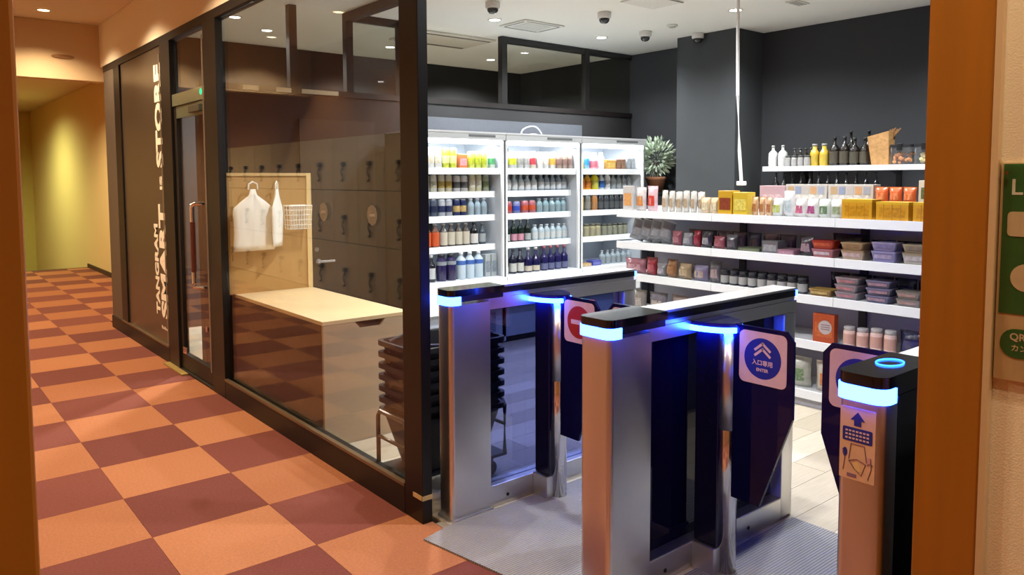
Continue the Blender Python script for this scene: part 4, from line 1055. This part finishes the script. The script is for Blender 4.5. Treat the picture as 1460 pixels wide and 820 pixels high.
hi_ = [bm.verts.new(p) for p in ((-.105, -.06, .24), (.07, -.06, .28), (.07, .06, .28), (-.105, .06, .24))]
for i in range(4):
    bm.faces.new((lo_[i], lo_[(i + 1) % 4], hi_[(i + 1) % 4], hi_[i]))
bm.faces.new(lo_[::-1]); bm.faces.new(hi_)
bmesh.ops.recalc_face_normals(bm, faces=bm.faces)
part('bag_body', bm, M('#A87E4C', .7, 0, .2, 30, .5), t)
for k in range(5):
    part('stick', tube(bmesh.new(), [(.03 + .008 * k, .02, .22), (.05 + .02 * k, .02, .295 + .006 * (k % 3))], .006, 5), M('#8A6238', .7), t)
for y, c, d in ((2.79, '#E09050', 'orange'), (2.60, '#F0D090', 'pale golden')):
    t = thing('storage_box', f'clear storage box of {d} dried snacks on the wall shelf', 'box', (WX, y, 1.6008), RG)
    part('box', prism(bmesh.new(), rrect(.17, .16, .02, 3), 'z', 0, .145), CLEARPL, t)
    ld_ = part('lid', prism(bmesh.new(), rrect(.176, .166, .02, 3), 'z', .1455, .165), M('#202226', .3), t)
    part('clamp', B(-.02, .02, -.1, -.0835, .12, .175, .004), M('#15171A', .3), ld_)
    bm = bmesh.new()
    for k in range(40):
        bmesh.ops.create_icosphere(bm, subdivisions=1, radius=random.uniform(.012, .018), matrix=Matrix.Translation((random.uniform(-.06, .06), random.uniform(-.055, .055), random.uniform(.02, .095))))
    sn = part('snack_filling', bm, M(c, .7, 0, .2, 20), t); sn['kind'] = 'stuff'
for k in range(12):
    wput(3.95 - .085 * k, bot('#17181C', '#0C0D10', '#3A3C44', .275, .03, .34, .58), 'wine_bottle', 'bottle', 'dark wine bottle on the lower wall shelf', 0, 'dark wine bottles on the lower wall shelf', 1.2708)

# ================================================================== PLANT beside the fridge
stn = thing('plant_stand', 'charcoal pedestal under the potted plant', 'pedestal', (6.47, 5.40, 0))
part('column', B(-.16, .16, -.15, .15, .03, 1.33, .004), M('#2E3033', .7), stn)
part('plinth', B(-.18, .18, -.17, .17, 0, .03), M('#232427', .7), stn)
part('top_plate', B(-.18, .18, -.17, .17, 1.3305, 1.35), M('#232427', .6), stn)
pt = thing('potted_plant', 'bushy pale green plant in a terracotta pot beside the fridge', 'plant', (6.45, 5.38, 1.3508))
part('pot', lathe(bmesh.new(), [(.07, 0), (.105, .13), (.115, .135), (.115, .165), (.1, .165), (.095, .13), (0, .13)], 18), M('#9A6A4C', .7, 0, .1), pt, True)
part('stem', tube(bmesh.new(), [(0, 0, .12), (.01, .005, .22), (0, 0, .33)], .012, 6), M('#4A3A28', .8), pt)
bm = bmesh.new()
rnd = random.Random(5)
for k in range(420):
    d = Vector((rnd.gauss(0, 1), rnd.gauss(0, 1), rnd.gauss(0, 1))).normalized()
    p = Vector((0, 0, .38)) + Vector((d.x * .17, d.y * .17, d.z * .19)) * rnd.uniform(.45, 1.0)
    side = d.cross(Vector((rnd.gauss(0, 1), rnd.gauss(0, 1), rnd.gauss(0, 1)))).normalized() * .014
    tip = p + (d + Vector((0, 0, .3))).normalized() * rnd.uniform(.05, .085)
    mid = (p + tip) / 2 + d.cross(side).normalized() * .004
    a, b_, c_, e = bm.verts.new(p), bm.verts.new(mid + side), bm.verts.new(tip), bm.verts.new(mid - side)
    bm.faces.new((a, b_, c_)); bm.faces.new((a, c_, e))
fo = part('foliage', bm, M('#A8B8A0', .6, 0, .5, 14), pt); fo['kind'] = 'stuff'

# ================================================================== CEILING FITTINGS
for x, y in ((3.85, 4.91), (4.84, 4.62), (5.77, 4.96), (6.33 - .08, 4.70)):
    t = thing('dome_camera', 'small white ceiling dome camera with a dark lens bubble', 'camera', (x, y, ZC), 0, 'ceiling dome cameras')
    part('mount', lathe(bmesh.new(), [(.058, 0.0), (.06, -.004), (.058, -.045), (.048, -.052)], 20), M('#D2D2CE', .5), t, True)
    part('lens_bubble', lathe(bmesh.new(), [(.046, -.0525), (.044, -.07), (.03, -.088), (0, -.096)], 18), M('#2A2C2E', .15), t, True)
t = thing('air_conditioner', 'square white ceiling air conditioner panel with four slots', 'air conditioner', (4.72, 5.43, ZC))
part('panel', B(-.24, .24, -.19, .19, -.012, -.0005, .004), M('#DEDED8', .6), t)
part('intake', B(-.15, .15, -.11, .11, -.0145, -.0121), M('#C6C6C0', .7), t)
for a in ((-.2, .2, -.17, -.15), (-.2, .2, .15, .17), (-.22, -.2, -.14, .14), (.2, .22, -.14, .14)):
    part('slot', B(a[0], a[1], a[2], a[3], -.0135, -.0121), M('#6E6E6A', .7), t)
t = thing('air_conditioner', 'long white ceiling air conditioner panel behind the clerestory glass', 'air conditioner', (4.45, 6.5, ZC))
part('panel', B(-.45, .45, -.3, .3, -.02, -.0005, .004), M('#D6D2C4', .6), t)
for s in (-1, 1):
    part('slot', B(-.42, .42, s * .24 - .02, s * .24 + .02, -.0225, -.0201), M('#5E5A50', .7), t)
t = thing('ceiling_hatch', 'flush white ceiling hatch with a dark slot above the gondola', 'hatch', (4.85, 4.1, ZC))
part('panel', B(-.2, .2, -.16, .16, -.006, -.0005), M('#E2E2DC', .7), t)
part('slot', B(-.2, .2, -.16, -.145, -.008, -.0061), M('#55554F', .7), t)
t = thing('smoke_sensor', 'small flat white sensor disc on the shop ceiling', 'sensor', (5.73, 4.6, ZC))
part('base', lathe(bmesh.new(), [(.05, 0), (.05, -.01), (.04, -.014)], 18), M('#CFCFC9', .6), t, True)
part('cap', lathe(bmesh.new(), [(.03, -.0141), (.03, -.022), (.02, -.026)], 16), M('#BEBEB8', .6), t, True)
t = thing('vent_plate', 'small oblong vent plate on the ceiling near the back wall', 'vent', (5.8, 3.38, ZC))
part('plate', B(-.1, .1, -.05, .05, -.006, -.0005), M('#D0D0CA', .6), t)
for k in range(3):
    part('slit', B(-.085, .085, -.03 + .025 * k, -.02 + .025 * k, -.008, -.0061), M('#8A8A84', .7), t)
pw_ = [(4.86, 3.3, ZC - .001), (4.855, 3.297, 2.6), (4.85, 3.285, 2.1), (4.845, 3.26, 1.7), (4.84, 3.235, 1.46)]
cd = thing('power_cord', 'white power cord hanging from the ceiling down to the gondola', 'cord', (0, 0, 0))
part('cable', tube(bmesh.new(), pw_, .012, 8), M('#E2E2E0', .5), cd, True)
part('ceiling_cap', lathe(bmesh.new(), [(.035, ZC - .0008), (.035, ZC - .02), (.018, ZC - .035)], 16, (4.86, 3.3)), WHITEM, cd, True)
part('plug', B(4.81, 4.87, 3.21, 3.26, 1.444, 1.475, .006), WHITEM, cd)
for u0, u1 in ((2.20, 2.33), (2.47, 2.60), (2.69, 3.02)):
    part('pale_plate', B(u0, u1, YA - 0.016, YA - 0.0125, 2.208, 2.244), M('#D8CDB0', .5), wt)  # small pale rectangles along the clerestory bottom rail

# ================================================================== NOTICE on the papered wall
GRN = M('#2F6B34', .5)
nb = thing('notice_board', 'green and cream notice in a clear frame on the papered wall', 'notice', (1.7605, 0.44, 1.0))
part('backing', B(-.003, .004, -.2, .125, .085, .528), M('#DCC096', .6), nb)
part('green_panel', B(-.0042, -.0031, -.2, .120, .222, .526), GRN, nb)
part('acrylic_cover', B(-.0095, -.0075, -.2, .127, .085, .53), GL('poster_acrylic', '#FBFBF8', .04), nb)
part('edge_strip', B(-.012, .004, .1275, .135, .06, .535), M('#B89A70', .3), nb)
part('fixing_pin', prism(bmesh.new(), circ(.004, 10, .112, .508), 'x', -.0135, -.0096), CHROME, nb)
def nmark(body, size, yl, z, mat, off=0.0):
    me = text_mesh(body, size, mat, off, .0003, 'LEFT'); link('lettering', me, nb, (-.0046, yl, z), FACE_NX)
CREAM = M('#E6D2B0', .6)
nmark('LI', .045, .107, .478, M('#F0F0E8', .6), .0005)
part('cream_box', prism(bmesh.new(), [(y_ - .05, z_ + .405) for y_, z_ in rrect(.32, .05, .008, 3)], 'x', -.0052, -.0043), CREAM, nb)
nmark('お', .014, .098, .397, M('#7A5A40', .6))
part('round_badge', prism(bmesh.new(), circ(.028, 24, .073, .297), 'x', -.0052, -.0043), CREAM, nb)
part('green_pill', prism(bmesh.new(), [(y_ - .045, z_ + .162) for y_, z_ in rrect(.32, .06, .028, 5)], 'x', -.0042, -.0031), GRN, nb)
nmark('QRコード', .02, .098, .175, CREAM, .0004)
nmark('カンタン', .015, .095, .152, CREAM, .0002)
